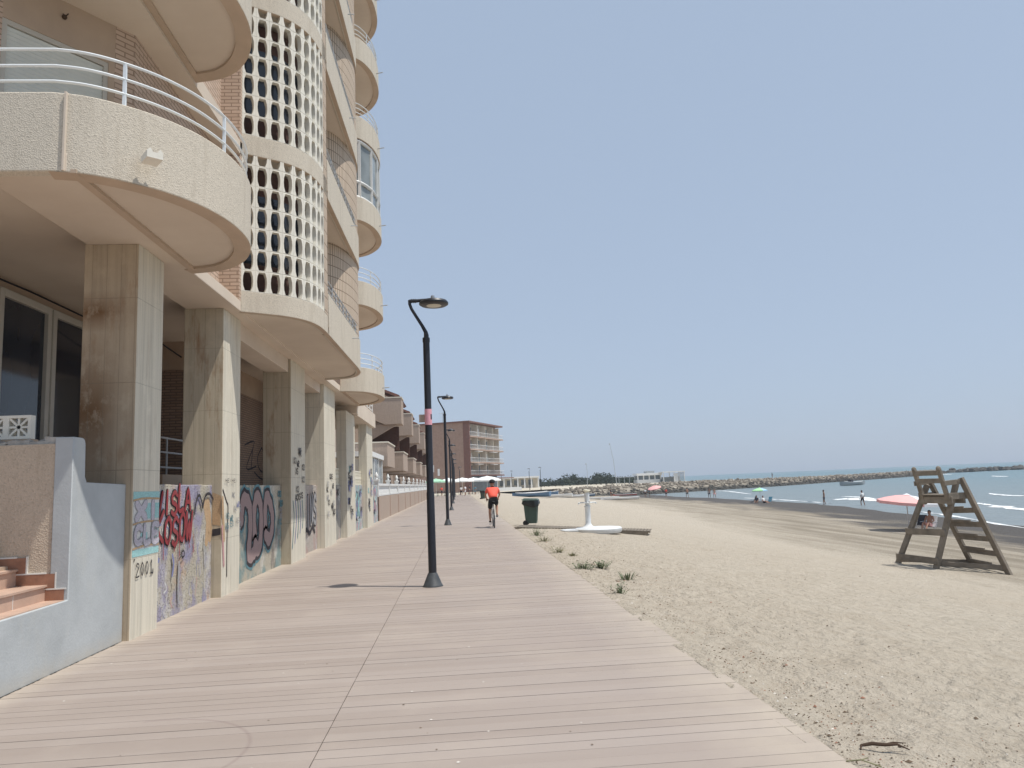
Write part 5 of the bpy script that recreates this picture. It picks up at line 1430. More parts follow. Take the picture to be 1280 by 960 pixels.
BO = [(664, 621.5, 1.2, 5.4, 1.9, 0.55, 'boat_blue', 'boat_white', 'blue-hulled dinghy at the near end of the row of boats on the sand'), (676, 620.5, 1.35, 6.0, 2.2, 0.64, 'boat_blue', 'boat_grey', 'blue dinghy with a grey deck, second in the row of boats'), (690, 622, 1.3, 6.5, 1.1, 0.41, 'boat_white', 'boat_white', 'long narrow white hull lying in front of the blue dinghies'), (703, 618, 1.45, 6.4, 2.2, 0.58, 'boat_white', 'boat_blue', 'white boat with a blue cover in the middle of the row'), (716, 622, 1.4, 6.0, 1.2, 0.35, 'boat_white', 'boat_grey', 'low white hull at the far end of the row beside the blue one'), (727, 621, 1.5, 5.5, 1.6, 0.41, 'boat_blue', 'boat_blue', 'plain blue hull last in the row of boats, behind the shower'), (648, 614, 1.3, 6.5, 2.3, 0.75, 'boat_grey', 'boat_white', 'grey and white motor boat drawn up behind the dinghies'), (752, 624.3, 1.45, 5.8, 1.0, 0.32, 'boat_white', 'boat_white', 'flat white paddle boat on the sand right of the shower'), (775, 625, 1.5, 6.2, 1.2, 0.35, 'boat_white', 'boat_blue', 'flat white paddle boat with a blue stripe, farthest right on the sand'), (770, 618, 1.5, 5.0, 0.8, 0.32, 'boat_red', 'boat_red', 'red kayak on the sand below the rocks'), (781, 619.5, 1.45, 5.2, 0.8, 0.29, 'boat_red', 'boat_white', 'red and white kayak beside the plain red one'), (683, 619, 1.5, 6.8, 0.9, 0.45, 'boat_white', 'boat_white', 'slim white catamaran hull among the blue dinghies'), (699, 621.5, 1.1, 5.0, 1.5, 0.5, 'boat_blue', 'boat_white', 'small blue boat with a white deck before the middle of the row'), (712, 619, 1.7, 6.0, 1.0, 0.45, 'boat_white', 'boat_white', 'slim white hull beside the boat with the blue cover'), (669, 619, 1.7, 5.0, 1.4, 0.6, 'boat_white', 'boat_blue', 'white boat behind the first blue dinghy'), (640, 612.5, 1.4, 6.0, 2.0, 0.8, 'boat_white', 'boat_white', 'white motor boat beside the low white sea wall')]
for px, py, a, L, Wd, H, m, dm, lb in BO:
    q = on_sand(px, py); hull('beached_boat', tuple(q), a, L, Wd, H, m, lb, 'boat', 'boats on the sand', deckm=dm)
for px, py, lb in [(707, 616.5, 'cream dome of an overturned dinghy left of the shower'), (731, 617, 'cream dome of an overturned dinghy right behind the shower top')]:
    q = on_sand(px, py + 2); e = empty('overturned_dinghy', tuple(q), lb, 'boat', 'overturned dinghies')
    b = MB(); b.ball((0, 0, .0), 1.1, 16, 10, 0, (1.5, .8, .9)); b.f = [f for f in b.f if max(p[2] for p in f[0]) > .0]; b.build('hull', 'cream_cloth', e, world=False)
    b = MB(); b.beam((-1.3, 0, .55), (1.3, 0, .55), .06, .9); b.build('keel', 'cream_cloth', e, world=False)
# rigid inflatable moored off the groyne
q = on_z(1067, 606.5, -2.4)
rib = hull('inflatable_boat', (q.x, q.y, -2.55), -1.2, 8., 2.2, .9, 'boat_grey', 'grey inflatable boat moored close to the end of the groyne', 'boat', None, deckm='boat_white')
b = MB(); b.box(-.4, -1.2, .8, .4, -.4, 1.5); b.tube([(-.7, -2.6, .8), (-.7, -2.6, 1.6), (.7, -2.6, 1.6), (.7, -2.6, .8)], .06, 6); b.build('console', 'dark_cloth', rib, world=False)

# ================================================================ groyne, headland, sea side
GP = [(8, 158, -.35), (26, 172, -.1), (45, 188, .1), (62, 199, .1), (84, 213, -.1), (112, 236, -.4), (145, 262, -.5), (190, 302, -.5), (225, 345, -.8), (250, 380, -1.2), (262, 398, -2.6)]
gp2 = smooth_path([(a, b_) for a, b_, _ in GP], 5)
def gz(i): t = i / 5; k = min(int(t), len(GP) - 2); return GP[k][2] + (GP[k + 1][2] - GP[k][2]) * (t - k)
b = MB(); offs = [-13, -8, -4, 0, 4, 8, 14]; hz = [-3.6, -1.2, -.15, .0, -.1, -1.0, -3.6]
lines = [offset(gp2, -o_) for o_ in offs]
def gpt(i, j): return (lines[j][i][0], lines[j][i][1], gz(i) + hz[j] + .25 * noise.noise(Vector((i * .9, j * 1.7, 0))) if 0 < j < 6 else min(-2.8, gz(i) + hz[j]))
for i in range(len(gp2) - 1):
    for j in range(6): b.face([gpt(i, j), gpt(i + 1, j), gpt(i + 1, j + 1), gpt(i, j + 1)], 1 if j in (2, 3) else 0)
o = b.build('groyne', ['rock_slope', 'gravel_path'], smooth=40); o['kind'] = 'structure'
rr = random.Random(11); b = MB()
def rockf(b, c, r, mi, rr):
    n, m = 6, 4; P = {}
    for i in range(m + 1):
        for k in range(n):
            th = math.pi * i / m; a = 2 * math.pi * k / n + i * .3; q = r * rr.uniform(.7, 1.25)
            P[i, k] = (c[0] + math.sin(th) * math.cos(a) * q, c[1] + math.sin(th) * math.sin(a) * q, c[2] - math.cos(th) * q * .75)
    for i in range(m + 1):
        if i in (0, m): 
            for k in range(n): P[i, k] = P[i, 0]
    for i in range(m):
        for k in range(n):
            f = [P[i, k], P[i, (k + 1) % n], P[i + 1, (k + 1) % n], P[i + 1, k]]
            if i == 0: f = [f[0], f[2], f[3]]
            if i == m - 1: f = f[:3]
            b.face(f, mi)
for i in range(len(gp2) - 1):
    seg = math.dist(gp2[i], gp2[i + 1]); d0 = max(60, math.hypot(*gp2[i]))
    for _ in range(int(seg * 17)):
        t = rr.random(); j = rr.choice([5, 5, 5, 5, 4, 4, 4, 4, 4, 3, 1]); s_ = rr.random()
        # water is on the offs<0 side (towards the beach) and beyond
        A = gpt(i, j); B = gpt(i + 1, j); C = gpt(i, j + 1); x = A[0] + (B[0] - A[0]) * t + (C[0] - A[0]) * s_; y = A[1] + (B[1] - A[1]) * t + (C[1] - A[1]) * s_; z = A[2] + (B[2] - A[2]) * t + (C[2] - A[2]) * s_
        r = rr.uniform(.2, .5) * (.5 if j == 3 else 1); mi = 1 if z < -1.3 + rr.uniform(-.4, .4) else rr.choice([0, 0, 2])
        if z > -2.9: rockf(b, (x, y, z + r * .2), r, mi, rr)
for (px, py) in [(1200, 590.5), (1212, 589.5), (1222, 588.5), (1232, 589), (1243, 588), (1250, 588), (1262, 587.5), (1272, 587), (1280, 586.5), (1290, 586), (1300, 586)]:
    q = on_z(px, py, -2.4)
    for _ in range(16): rockf(b, (q.x + rr.uniform(-7, 7), q.y + rr.uniform(-5, 5), -2.3 + rr.uniform(-.2, .8)), rr.uniform(.7, 2.0), 1, rr)
tag(b.build('groyne_rocks', ['rock', 'rock_dark', 'rock_pale'], smooth=0), 'pile of tan and dark boulders along the groyne', 'rocks', kind='stuff')
# headland behind
b = MB(); b.prism([(-60, 176), (30, 180), (58, 204), (74, 222), (84, 250), (95, 330), (130, 430), (-60, 430)], -4, -.42); o = b.build('headland', 'gravel_path', smooth=0); o['kind'] = 'structure'
q = on_y(965.5, 597, 222); person((q.x, q.y, .02 - .3), .8, 'tiny person in dark clothes standing on top of the groyne', stand(1.7), 'skin_dark', tops='dark_cloth', bottoms='dark_cloth')
# pavilions
def pavilion():
    X = on_y(797, 600, 218).x; e = empty('beach_pavilion', (X + 3.4, 220, -.42), 'white beach kiosk with a dark shuttered opening on the headland', 'kiosk')
    z0 = -.42
    b = MB(); b.box(X, 218, z0, X + 7.2, 223, z0 + 1.4); b.build('lower_wall', 'far_white', e, smooth=0)
    b = MB(); b.box(X - .2, 217.6, z0 + 2.6, X + 7.4, 223.4, z0 + 3.3); b.build('roof', 'far_white', e, smooth=0)
    b = MB(); b.box(X + .2, 218.4, z0 + 1.4, X + 7.0, 222.8, z0 + 2.6); b.build('opening', 'far_glass', e, smooth=0)
    for k in range(5): b = MB(); b.box(X + k * 1.72, 217.95, z0 + 1.4, X + k * 1.72 + .3, 218.3, z0 + 2.6); b.build('post', 'far_white', e, smooth=0)
    b = MB(); b.box(X + 3, 219, z0 + 3.3, X + 5.5, 222, z0 + 3.9); b.build('roof_box', 'boat_grey', e, smooth=0)
    b = MB(); b.box(X - 5.5, 219, z0 + 2.3, X - .2, 223, z0 + 2.45); b.build('awning', 'boat_grey', e, smooth=0)
    for k in range(4): b = MB(); b.box(X - 5.4 + k * 1.6, 219.1, z0, X - 5.25 + k * 1.6, 219.25, z0 + 2.3); b.build('post', 'boat_grey', e, smooth=0)
    X2 = on_y(829, 600, 214).x; e = empty('beach_pergola', (X2 + 3, 215, -.42), 'white square pergola with curtained sides beside the white kiosk', 'pergola')
    W_ = 6.4; 
    b = MB(); b.box(X2 - .1, 213.4, z0 + 3.25, X2 + W_ + .1, 219, z0 + 3.5); b.build('roof', 'far_white', e, smooth=0)
    for x in (0, W_ * .5, W_ - .18):
        for y in (213.6, 218.7): b = MB(); b.box(X2 + x, y, z0, X2 + x + .18, y + .18, z0 + 3.25); b.build('post', 'far_white', e, smooth=0)
    b = MB(); b.box(X2 + W_ * .5, 213.9, z0, X2 + W_ * .5 + 1.3, 214, z0 + 2.9); b.build('curtain', 'far_white', e, smooth=0)
    b = MB(); b.box(X2 + .3, 218, z0, X2 + W_ - .3, 218.3, z0 + 1.9)
    for k in range(20): b.box(X2 + 4.5 + k * .1, 213.7, z0 + .1, X2 + 4.53 + k * .1, 213.75, z0 + 3.2)
    b.build('screen', 'boat_grey', e, smooth=0)
pavilion()
for (pa, pb, y, lb) in [((762, 555), (771, 604), 212, 'tall thin leaning mast standing behind the rocks'), ((732.5, 580), (734, 604), 240, 'short thin mast above the distant trees')]:
    A = on_y(*pb, y); B = on_y(*pa, y); e = empty('mast', tuple(A), lb, 'mast', 'thin masts on the headland')
    b = MB(); b.tube([A - Vector((0, 0, 1)), A.lerp(B, .6) + Vector((.25, 0, 0)), B], [.10, .07, .05], 6); b.build('spar', 'grey_rail', e)
    b = MB(); b.ball(B, .22, 6, 4); b.build('masthead', 'grey_rail', e)
# trees
def tree(x, y, h, w, seed, label, z0=-.42):
    rr = random.Random(seed); e = empty('distant_tree', (x, y, z0), label, 'tree', 'trees on the headland')
    b = MB(); b.tube([(x, y, z0 - .2), (x + .1, y, z0 + h * .35), (x, y, z0 + h * .6)], [.22, .16, .08], 7)
    for k in range(4): a = rr.uniform(0, 6.3); b.tube([(x, y, z0 + h * .3), (x + math.cos(a) * w * .3, y + math.sin(a) * w * .2, z0 + h * .7)], [.1, .04], 5)
    b.build('trunk', 'far_trunk', e)
    b = MB(); cl = [(rr.uniform(-.42, .42) * w, rr.uniform(-.3, .3) * w, h * rr.uniform(.35, .85), rr.uniform(.16, .3) * w) for _ in range(9)]
    for _ in range(520):
        cx_, cy_, cz_, r = rr.choice(cl); d = Vector((rr.gauss(0, 1), rr.gauss(0, 1), rr.gauss(0, .8))).normalized() * r * rr.uniform(.5, 1.05)
        p = Vector((x + cx_, y + cy_, z0 + cz_)) + d
        if p.z < z0 + .3: continue
        n = Vector((rr.gauss(0, 1), rr.gauss(0, 1), rr.gauss(0, 1))).normalized(); t = n.cross(Vector((0, 0, 1))).normalized(); q = n.cross(t); s_ = rr.uniform(.22, .48) * max(.8, w / 7)
        b.face([p - t * s_, p + q * s_ * .6, p + t * s_, p - q * s_ * .6])
    b.build('crown', 'far_tree_leaf', e, smooth=0)
TR = [(668, 300, 2.31, 8), (680, 310, 2.18, 9), (694, 300, 2.04, 8), (703, 290, 2.65, 7), (712, 300, 5.49, 6), (722, 310, 2.45, 9), (735, 320, 2.31, 10), (745, 300, 2.18, 9), (751, 290, 4.51, 7), (757, 280, 5.29, 7), (765, 290, 2.65, 7), (776, 300, 2.18, 8), (786, 270, 2.45, 6), (792, 262, 2.18, 5), (650, 310, 2.18, 8), (838, 255, 2.04, 4)]
pos_w = ['leftmost of the headland trees', 'second in the row of headland trees', 'low tree before the taller crown', 'tree just left of the tall single crown', 'tall single crown sticking out of the tree line', 'tree just right of the tall single crown',
         'broad low tree below the short mast', 'low tree between the short mast and the round clump', 'first tree of the dark round clump', 'highest tree of the dark round clump', 'last tree of the round clump by the leaning mast', 'low tree right of the leaning mast', 'bushy tree left of the kiosk awning',
         'small bush touching the kiosk awning', 'low tree by the end of the long white building', 'small bush inside the white pergola']
for i, (px, y, h, w) in enumerate(TR):
    h *= .85
    tree(on_y(px, 600, y).x, y, h, w, i, 'dark distant ' + pos_w[i])
b = MB(); rr = random.Random(2)
for _ in range(3800):
    y = rr.uniform(330, 400); x = on_y(rr.uniform(630, 800), 600, y).x; p = Vector((x, y, -.4 + rr.random() ** 1.5 * (1.5 + .5 * math.sin(x * .23))))
    n = Vector((rr.gauss(0, 1), rr.gauss(0, 1), rr.gauss(0, 1))).normalized(); t = n.cross(Vector((0, 0, 1))).normalized(); q = n.cross(t); s_ = rr.uniform(.5, 1.1)
    b.face([p - t * s_, p + q * s_ * .6, p + t * s_, p - q * s_ * .6])
tag(b.build('scrub', 'far_tree_leaf', smooth=0), 'far dark scrub along the horizon behind the trees', 'scrub', kind='stuff')

# ================================================================ far buildings
# red brick block of flats
e = empty('brick_apartment_block', (3, 180, 0), 'red brick block of flats with four rows of balconies at the end of the promenade', 'building')
C0 = Vector((1.7, 170)); C1 = Vector((10.0, 189.5)); ud = (C1 - C0).normalized(); vd = Vector((-ud.y, ud.x)); Lf = (C1 - C0).length
C3 = C0 + vd * 17
def bx2(b, a0, a1, d0, d1, z0, z1, mi=0):              # a along the facade, d outwards (towards the sea)
    P = [C0 + ud * a - vd * d for a, d in ((a0, d0), (a1, d0), (a1, d1), (a0, d1))]; b.prism([tuple(p) for p in P], z0, z1, mi)
b = MB(); bx2(b, 0, Lf, -17, 0, 0, 15.9); b.build('brick_body', 'brick_far', e, smooth=0)
b = MB(); bx2(b, -.4, Lf + 1.2, -17.3, 1.7, 15.9, 16.25); b.build('roof_slab', 'brick_far_dark', e, smooth=0)
b = MB(); bx2(b, -.06, .42, -.06, 1.5, 0, 15.9); b.build('corner_pier', 'brick_far_dark', e, smooth=0)
b = MB()
for z in (.9, 3.85, 6.8, 9.75, 12.7): 
    pass
bx2(b, .7, Lf - 1.5, .0, .06, 3.75, 15.85); b.build('facade_wall', 'far_wall_cream', e, smooth=0)
for k in range(4):
    z = 3.75 + 2.98 * k
    b = MB(); bx2(b, .1, Lf + 1.5, .06, 1.6, z - .12, z + .16); o = b.build('balcony', 'brick_far_light' if k else 'brick_far_dark', e, smooth=0)
    b = MB()
    for a in [.2 + .55 * i for i in range(int(Lf / .55) + 3)]: bx2(b, a, a + .05, 1.5, 1.55, z + .16, z + 1.15)
    bx2(b, .1, Lf + 1.5, 1.48, 1.56, z + 1.1, z + 1.17); bx2(b, .1, Lf + 1.5, 1.48, 1.56, z + .3, z + .35); b.build('railing', 'far_white', o, smooth=0)
    for a in (5.0, 10.2, 15.5, Lf - 1.5): b = MB(); bx2(b, a, a + .15, .06, 1.5, z + .16, z + 2.85); b.build('divider', 'far_wall_cream', o, smooth=0)
    for j, a in enumerate([1.2, 3.2, 6.0, 8.2, 11.2, 13.4, 16.4]):
        b = MB(); bx2(b, a, a + 1.4, .06, .1, z + (.2 if j % 2 else .95), z + 2.3); b.build('window', 'far_glass' if (j * 3 + k) % 4 else 'far_white', e, smooth=0)
    if k in (1, 2):
        for a in (3, 13): b = MB(); bx2(b, a, a + 3, 1.3, 2.4, z - .45, z - .35); b.build('awning', 'far_white', e, smooth=0)
for k in range(2):
    for j in range(3):
        P = C3; b = MB(); x = .25 + .0; 
        A = C0 + vd * (9.0 - j * 1.4) - ud * .05; Bq = C0 + vd * (9.5 - j * 1.4) - ud * .05; b.prism([tuple(A), tuple(Bq), tuple(Bq + ud * .1), tuple(A + ud * .1)], 5.8 - j * .9 + k * 2.4, 7.4 - j * .9 + k * 2.4)
        if k == 0 or j == 0: b.build('window', 'far_white', e, smooth=0)
b = MB(); b.tube([(*C0.lerp(C3, .3), 16.2), (*C0.lerp(C3, .3), 18.6)], .05, 5); b.tube([(*(C0.lerp(C3, .3) - Vector((.8, 0))), 18.4), (*(C0.lerp(C3, .3) + Vector((.4, 0))), 18.4)], .04, 5); b.build('aerial', 'grey_rail', e)
b = MB(); bx2(b, .7, Lf, 0, .08, .2, 3.6); b.build('shop_front', 'far_glass', e, smooth=0)
b = MB(); bx2(b, .5, Lf + .5, .1, 4.5, 2.9, 3.1); b.build('canopy', 'brick_far_dark', e, smooth=0)
# long low white building with square pillars
X0 = on_y(620, 600, 226).x; e = empty('low_white_building', (X0 + 8, 228, 0), 'long low white building with square pillars beyond the brick block', 'building')
b = MB(); b.box(X0 - 2, 228, -.1, X0 + 13, 234, 3.2); b.build('wall', 'far_wall_cream', e, smooth=0)
b = MB(); b.box(X0 - 2.2, 225.6, 3.0, X0 + 13.2, 234.2, 3.5); b.build('roof', 'far_white', e, smooth=0)
for k in range(8): b = MB(); b.box(X0 - 2 + k * 2.1, 225.8, 0, X0 - 1.6 + k * 2.1, 226.2, 3.0); b.build('pillar', 'far_white', e, smooth=0)
for k in range(6): b = MB(); b.box(X0 - 1 + k * 2.2, 227.9, .9, X0 + .4 + k * 2.2, 228.02, 2.5); b.build('window', 'far_glass', e, smooth=0)
b = MB(); bb_ = empty('low_white_wall', (10.5, 166, 0), 'low white sea wall in front of the long white building', 'wall'); b.box(on_y(620, 605, 165).x, 165, -.4, on_y(652, 605, 165).x, 165.4, .75); b.build('wall_panel', 'far_white', bb_, smooth=0)

# cafe parasols and people
for i, (px, y, r, m, lb) in enumerate([(545, 132, 1.9, 'green_cloth', 'pale green cafe parasol beside the street lamps'), (561, 138, 2.1, 'umbrella_white', 'white cafe parasol nearest to the garden fences'), (578, 142, 2.2, 'umbrella_white', 'white cafe parasol over the middle tables'),
                                    (592, 146, 2.2, 'umbrella_white', 'white cafe parasol under the corner of the brick block'), (609, 143, 2.7, 'umbrella_white', 'largest white cafe parasol, behind the cyclist')]):
    parasol((on_y(px, 605, y).x, y, 0), r, 2.45, [m], lb, 'cafe parasols', segs=6, name='cafe_parasol', sag=.26)
for i, (px, y, h, t_, b2_, lb) in enumerate([(576.5, 121, 1.5, 'white_cloth', 'black_cloth', 'person in a white shirt and black shorts standing outside the cafe'), (581.5, 119, 1.62, 'umb_pale', 'umb_pale', 'person in pale clothes walking outside the cafe'),
                                          (594, 122, 1.45, 'blue_cloth', 'blue_cloth', 'person in blue clothes by the boardwalk end'), (552, 126, 1.6, 'jersey', 'dark_cloth', 'person in red among the cafe tables'), (587, 126, 1.65, 'dark_cloth', 'dark_cloth', 'person in dark clothes under the white parasols')]):
    person((on_y(px, 612, y).x, y, 0), i * 1.1, lb, stand(h), 'skin', tops=t_, bottoms=b2_, trunks=False)
for i, (px, y) in enumerate([(547, 125), (556, 128), (565, 124), (586, 133), (590, 128)]):
    lb = ['dark cafe table under the green parasol', 'dark cafe table between the green and white parasols', 'dark cafe table beside the last lamps', 'dark cafe table below the middle white parasol', 'dark cafe table nearest to the boardwalk end'][i]
    X = on_y(px, 612, y).x; e = empty('cafe_table', (X, y, 0), lb, 'table', 'cafe tables')
    b = MB(); b.lathe([(0, .72), (.42, .72), (.42, .76), (0, .76)], n=16); b.build('tabletop', 'dark_cloth', e, world=False)
    b = MB(); b.lathe([(.25, 0), (.25, .03), (.04, .06), (.04, .72)], n=12); b.build('pedestal', 'black_metal', e, world=False)
    for s_ in (-1, 1):
        ch = empty('cafe_chair', (X + s_ * .85, y, 0), 'dark cafe chair %s the table %s' % ('landward of' if s_ < 0 else 'seaward of', lb.split('table ')[1]), 'chair', 'cafe chairs')
        b = MB(); b.box(-.22, -.22, .42, .22, .22, .46); b.build('seat', 'dark_cloth', ch, world=False)
        b = MB(); b.box(s_ * .2 - .02, -.22, .46, s_ * .2 + .02, .22, .9); b.build('backrest', 'dark_cloth', ch, world=False)
        for x in (-.2, .2):
            for yy in (-.2, .2): b = MB(); b.box(x - .015, yy - .015, 0, x + .015, yy + .015, .42); b.build('leg', 'black_metal', ch, world=False)

# ================================================================ row houses and garden fences
def row_house(y, label):
    e = empty('row_house', (-9, y, 0), label, 'house', 'terraced houses along the boardwalk')
    L = lambda b, n, m, p=e, **k: b.build(n, m, p, **k)
    xo = -4.3
    b = MB(); b.box(-15, y - 12.7, 0, -7.4, y + .3, 8.6); b.box(-7.42, y - .1, 0, -6.9, y + .3, 8.6); L(b, 'wall', 'taupe_render', smooth=0)
    b = MB(); b.box(-7.41, y - 10, 3.4, -7.36, y - 3, 5.6); b.box(-7.41, y - 10, .6, -7.36, y - 3, 2.7); L(b, 'window', 'brown_recess', smooth=0)
    pf = [(xo, 8.78), (xo, 6.70), (xo - 1.3, 6.66), (xo - 2.6, 7.25), (xo - 3.2, 7.25), (xo - 3.2, 8.78)]
    b = MB(); b.prism_axis(pf, y, y + 2.3, 'y'); L(b, 'upper_balcony', 'taupe_render', smooth=0, bevel=.02)
    b = MB(); b.box(xo - 3.2, y - .04, 8.78, xo + .05, y + 2.34, 8.88); L(b, 'coping', 'far_wall_cream', smooth=0)
    b = MB(); b.prism_axis([(xo - .35, 6.68), (xo - 3.1, 6.68), (xo - 3.1, 5.25), (xo - 2.9, 5.25)], y + .2, y + .5, 'y'); L(b, 'bracket', 'taupe_render', smooth=0)
    y2 = y - 12.6
    b = MB(); b.prism_axis([(xo, 4.45), (xo, 2.98), (xo - 3.1, 2.98), (xo - 3.1, 4.45)], y2, y2 + 5.2, 'y'); L(b, 'lower_balcony', 'taupe_render', smooth=0, bevel=.02)
    b = MB(); b.box(xo - 3.1, y2 - .04, 4.45, xo + .05, y2 + 5.24, 4.54); L(b, 'coping', 'far_wall_cream', smooth=0)
    b = MB(); b.box(-7.35, y + 2.32, 4.7, -4.7, y + 2.5, 6.66); L(b, 'recess', 'brown_recess', smooth=0)  # dark panel added to give the shade under the upper balcony
    b = MB(); b.box(-7.4, y2 + 5, 4.4, -6.2, y2 + 5.3, 8.6); L(b, 'fin_wall', 'taupe_render', smooth=0)
    b = MB(); b.prism_axis([(-4.7, 8.95), (-8.2, 10.5), (-8.2, 10.65), (-4.5, 9.1)], y + .6, y + 9.5, 'y'); L(b, 'roof', 'dark_roof', smooth=0)
    b = MB(); b.prism_axis([(-5.2, 8.9), (-8.2, 8.9), (-8.2, 10.3)], y + .7, y + .9, 'y'); L(b, 'gable', 'taupe_render', smooth=0)
    return e
HN = ['nearest', 'second', 'third', 'fourth', 'fifth', 'farthest']
h0 = row_house(59.5, 'taupe terraced house with boxy stepped balconies, nearest of its row')
for i in range(1, 5): copy_tree(h0, None, (-9, 59.5 + 13.6 * i, 0), 'taupe terraced house with boxy stepped balconies, %s of its row from the portico' % ['', 'second', 'third', 'fourth', 'fifth'][i])
def fence_(y0, y1, label):
    e = empty('garden_fence', (-4.1, y0, 0), label, 'fence', 'white balustrade fences on taupe walls')
    L = lambda b, n, m, p=e, **k: b.build(n, m, p, **k)
    b = MB(); b.box(-4.2, y0, -.05, -4.0, y1, 1.22); L(b, 'wall_base', 'taupe_render', smooth=0, bevel=.01)
    n = int((y1 - y0) / 4.2)
    for k in range(n + 1):
        y = y0 + (y1 - y0) * k / n
        if k == n: y -= .3
        b = MB(); b.box(-4.24, y, -.05, -3.97, y + .3, 1.2); L(b, 'pilaster', 'brick_far_light', smooth=0)
        b = MB(); b.box(-4.20, y, 1.2, -4.0, y + .22, 2.0); b.box(-4.24, y - .03, 2.0, -3.96, y + .25, 2.10); b.lathe([(.08, 2.10), (.045, 2.15), (.085, 2.22), (.09, 2.28), (.06, 2.36), (.015, 2.46), (0, 2.47)], (-4.1, y + .11, 0), 12); L(b, 'post', 'white_paint', smooth=40)
    b = MB(); b.box(-4.2, y0 + .3, 1.24, -4.0, y1 - .3, 1.34); b.box(-4.2, y0 + .3, 1.76, -4.0, y1 - .3, 1.88); 
    y = y0 + .45
    while y < y1 - .45: b.lathe([(.045, 1.34), (.07, 1.45), (.035, 1.6), (.05, 1.76)], (-4.1, y, 0), 6); y += .21
    L(b, 'balustrade', 'white_paint', smooth=60)
    return e
f0 = fence_(38.2, 50.8, 'white balustrade fence on a taupe wall, directly after the sprayed wall')
FN = ['second', 'third', 'fourth', 'fifth', 'sixth', 'farthest']
for i in range(1, 7): copy_tree(f0, None, (-4.1, 38.2 + 12.7 * i, 0), 'white balustrade fence on a taupe wall, %s along the boardwalk' % FN[i - 1])
e = empty('glazed_porch', (-6, 43, 0), 'white framed glazed porch with a flat roof behind the first balustrade', 'porch')
b = MB(); b.box(-9.5, 39.6, 3.35, -4.5, 46.5, 3.62); b.build('roof', 'white_paint', e, smooth=0)
for x in (-9.4, -7.9, -6.3, -4.7): b = MB(); b.box(x, 39.7, 0, x + .12, 39.82, 3.35); b.build('post', 'white_paint', e, smooth=0)
for y in (41.9, 44.1, 46.3): b = MB(); b.box(-4.7, y, 0, -4.58, y + .12, 3.35); b.build('post', 'white_paint', e, smooth=0)
b = MB(); b.box(-4.66, 39.8, 1.2, -4.62, 46.3, 3.3); b.build('pane', 'enclosure_glass', e, smooth=0)
b = MB(); b.box(-9.4, 39.76, 1.2, -4.7, 39.79, 3.3); b.build('curtain', 'far_wall_cream', e, smooth=0)

# ================================================================ small things on the sand and boards
def tuft(x, y, r, h, seed, m, label, n=46, leafy=False):
    rr = random.Random(seed); z = sand_z(x, y); e = empty('beach_plant', (x, y, z), label, 'plant', 'small plants beside the boardwalk')
    b = MB()
    for k in range(n):
        a = rr.uniform(0, 6.28); d = rr.uniform(.1, 1) ; ln = h * rr.uniform(.5, 1.1)
        p = Vector((math.cos(a) * r * d * .5, math.sin(a) * r * d * .5, -.02)); q = p + Vector((math.cos(a) * r * d * .6, math.sin(a) * r * d * .6, ln)); m_ = p.lerp(q, .5) + Vector((0, 0, ln * .15))
        s_ = Vector((-math.sin(a), math.cos(a), 0)) * (.007 if not leafy else .004)
        b.face([p - s_, p + s_, m_ + s_, m_ - s_]); b.face([m_ - s_, m_ + s_, q])
        if leafy:
            for t in (.35, .6, .85, 1.):
                c = p.lerp(q, t); aa = rr.uniform(0, 6.28); u_ = Vector((math.cos(aa), math.sin(aa), .5)).normalized(); w_ = u_.cross(Vector((0, 0, 1))).normalized(); L_ = rr.uniform(.02, .045)
                b.face([c, c + u_ * L_ * .5 + w_ * L_ * .35, c + u_ * L_, c + u_ * L_ * .5 - w_ * L_ * .35])
    b.build('foliage', m, e, world=False, smooth=0)
    b = MB()
    for k in range(5): a = k * 1.3; b.tube([(0, 0, -.03), (math.cos(a) * r * .3, math.sin(a) * r * .3, h * .5)], .005, 5)
    b.build('stem', 'leaf_dry', e, world=False)
PT = [(722, 712, .26, .16, 'leaf', 'leafy dark plant pressed against the boardwalk edge, largest of the clumps', 60, True), (752, 710, .22, .13, 'leaf', 'low green plant on open sand, nearer the boardwalk of the two', 60, True), (784, 724, .20, .14, 'leaf', 'low green plant on open sand, farther from the boardwalk of the two', 50, False),
      (762, 743, .15, .17, 'leaf', 'small bright weed with broad leaves at the board edge, nearest plant', 22, True), (671, 670, .35, .22, 'leaf', 'scraggly weed beside the start of the duckboard', 50, True), (680, 678, .3, .2, 'leaf_dry', 'dry weed just after the duckboard', 40, True),
      (698, 692, .2, .16, 'leaf_dry', 'dry stalks at the board edge between the duckboard and the leafy plant', 36, True), (716, 696, .18, .12, 'leaf_dry', 'faint dry tuft above the leafy plant', 36, False)]
for i, (px, py, r, h, m, lb, n, lf) in enumerate(PT):
    q = on_sand(px, py); x = max(q.x, 2.22); tuft(x, q.y, r, h, i, m, lb, n, lf)
# twig
q = on_sand(1103, 937); e = empty('driftwood_twig', tuple(q), 'forked dark twig lying on the sand nearest the camera', 'twig')
b = MB(); b.tube([(-.11, .03, .02), (-.05, .02, .03), (.02, .0, .025), (.08, -.02, .03), (.13, -.06, .01)], [.008, .011, .01, .007, .003], 7); b.tube([(.02, 0, .025), (.07, .0, .035), (.14, -.01, .03)], [.008, .005, .002], 6); b.tube([(-.11, .03, .02), (-.13, .0, .01)], [.008, .003], 5)
b.build('stick', 'twig', e, world=False)
q = on_sand(1077, 957); e = empty('dry_stalk', tuple(q), 'thin green-grey stalk on the sand at the picture edge below the twig', 'twig')
b = MB(); b.tube([(-.06, .05, .01), (0, 0, .03), (.08, -.06, .01)], .004, 5); b.tube([(0, 0, .03), (.05, .02, .03)], .003, 5); b.build('stick', 'leaf_dry', e, world=False)
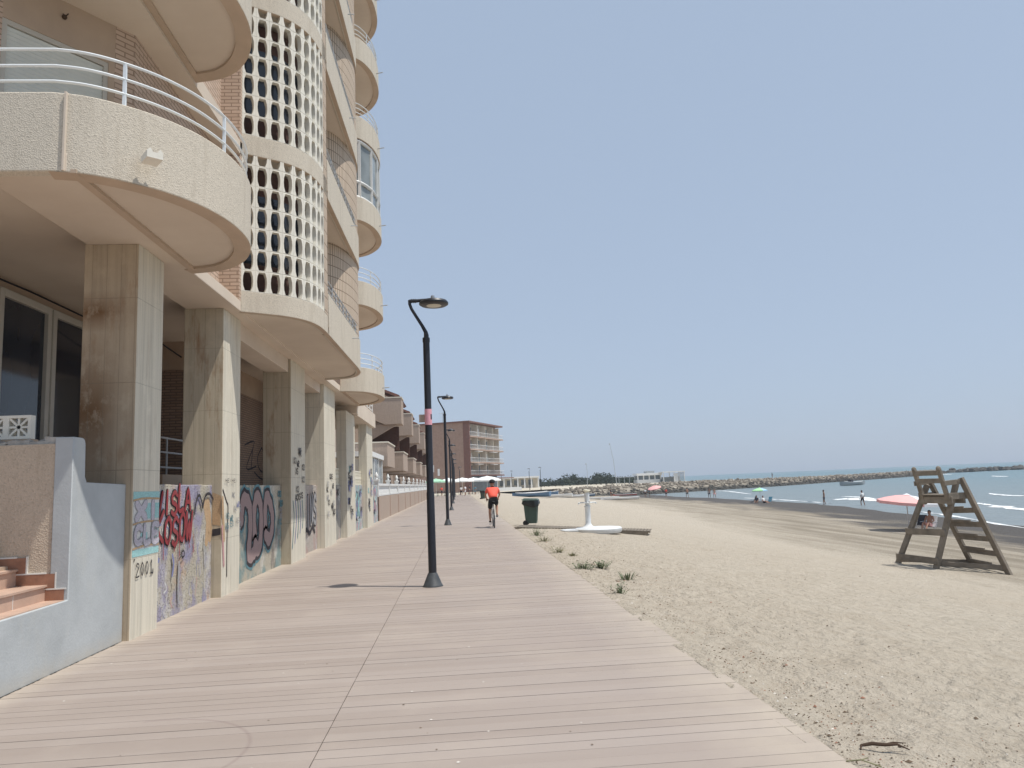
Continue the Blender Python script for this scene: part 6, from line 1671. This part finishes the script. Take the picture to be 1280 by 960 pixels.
# litter and grit washed against the boardwalk (nobody could count it)
b = MB(); rr = random.Random(21)
for _ in range(3400):
    y = 3.2 + 18 * rr.random() ** 1.7; x = 2.12 + abs(rr.gauss(0, .55)) * (1 + .04 * y)
    if rr.random() < .12: x = 2.1 + rr.random() * 7
    if noise.noise(Vector((x * 1.6, y * .9, 3))) < -.12: continue
    r = rr.uniform(.0025, .007) * (1 + (rr.random() < .05) * 1.2); z = sand_z(x, y) + sand_bumps(x, y) + r * .3; a = rr.uniform(0, 3.1)
    ca, sa = math.cos(a) * r * rr.uniform(1, 2.4), math.sin(a) * r
    p = [Vector((x + ca, y + sa, z)), Vector((x - sa, y + ca * .5, z)), Vector((x - ca, y - sa, z)), Vector((x + sa, y - ca * .5, z))]; t = Vector((x, y, z + r))
    mi = 0 if rr.random() < .8 else (1 if rr.random() < .6 else 2)
    for k in range(4): b.face([p[k], p[(k + 1) % 4], t], mi)
tag(b.build('grit', ['debris', 'terracotta', 'shell'], smooth=0), 'dark grit, chips and shell bits scattered on the sand along the boards', 'grit', kind='stuff')
b = MB()
for _ in range(70):
    y = rr.uniform(4.2, 15); x = rr.uniform(-3.6, 2.0); r = rr.uniform(.004, .012)
    b.face([(x + r * rr.uniform(.6, 1.6), y, .004), (x, y + r * rr.uniform(.4, 1), .005), (x - r, y, .004), (x, y - r * .6, .003)], 0 if rr.random() < .55 else 1)
tag(b.build('sand_specks', ['shell', 'debris'], smooth=0), 'small pale and dark specks lying on the boards', 'specks', kind='stuff')
for o in bpy.data.objects:
    if o.parent is None and o.get('category') and not o.get('kind'): o['kind'] = 'thing'
# ================================================================ air
b = MB(); b.box(-950, -320, -6, 1500, 1500, 60)
hz = b.build('haze', [], smooth=0); hz['kind'] = 'stuff'
hm = bpy.data.materials.new('haze_air'); hm.use_nodes = True; n = hm.node_tree.nodes; n.clear()
o_ = n.new('ShaderNodeOutputMaterial'); v_ = n.new('ShaderNodeVolumePrincipled')
v_.inputs['Color'].default_value = (.86, .92, 1, 1); v_.inputs['Density'].default_value = .00035; v_.inputs['Anisotropy'].default_value = .2
hm.node_tree.links.new(v_.outputs[0], o_.inputs['Volume']); hz.data.materials.append(hm)
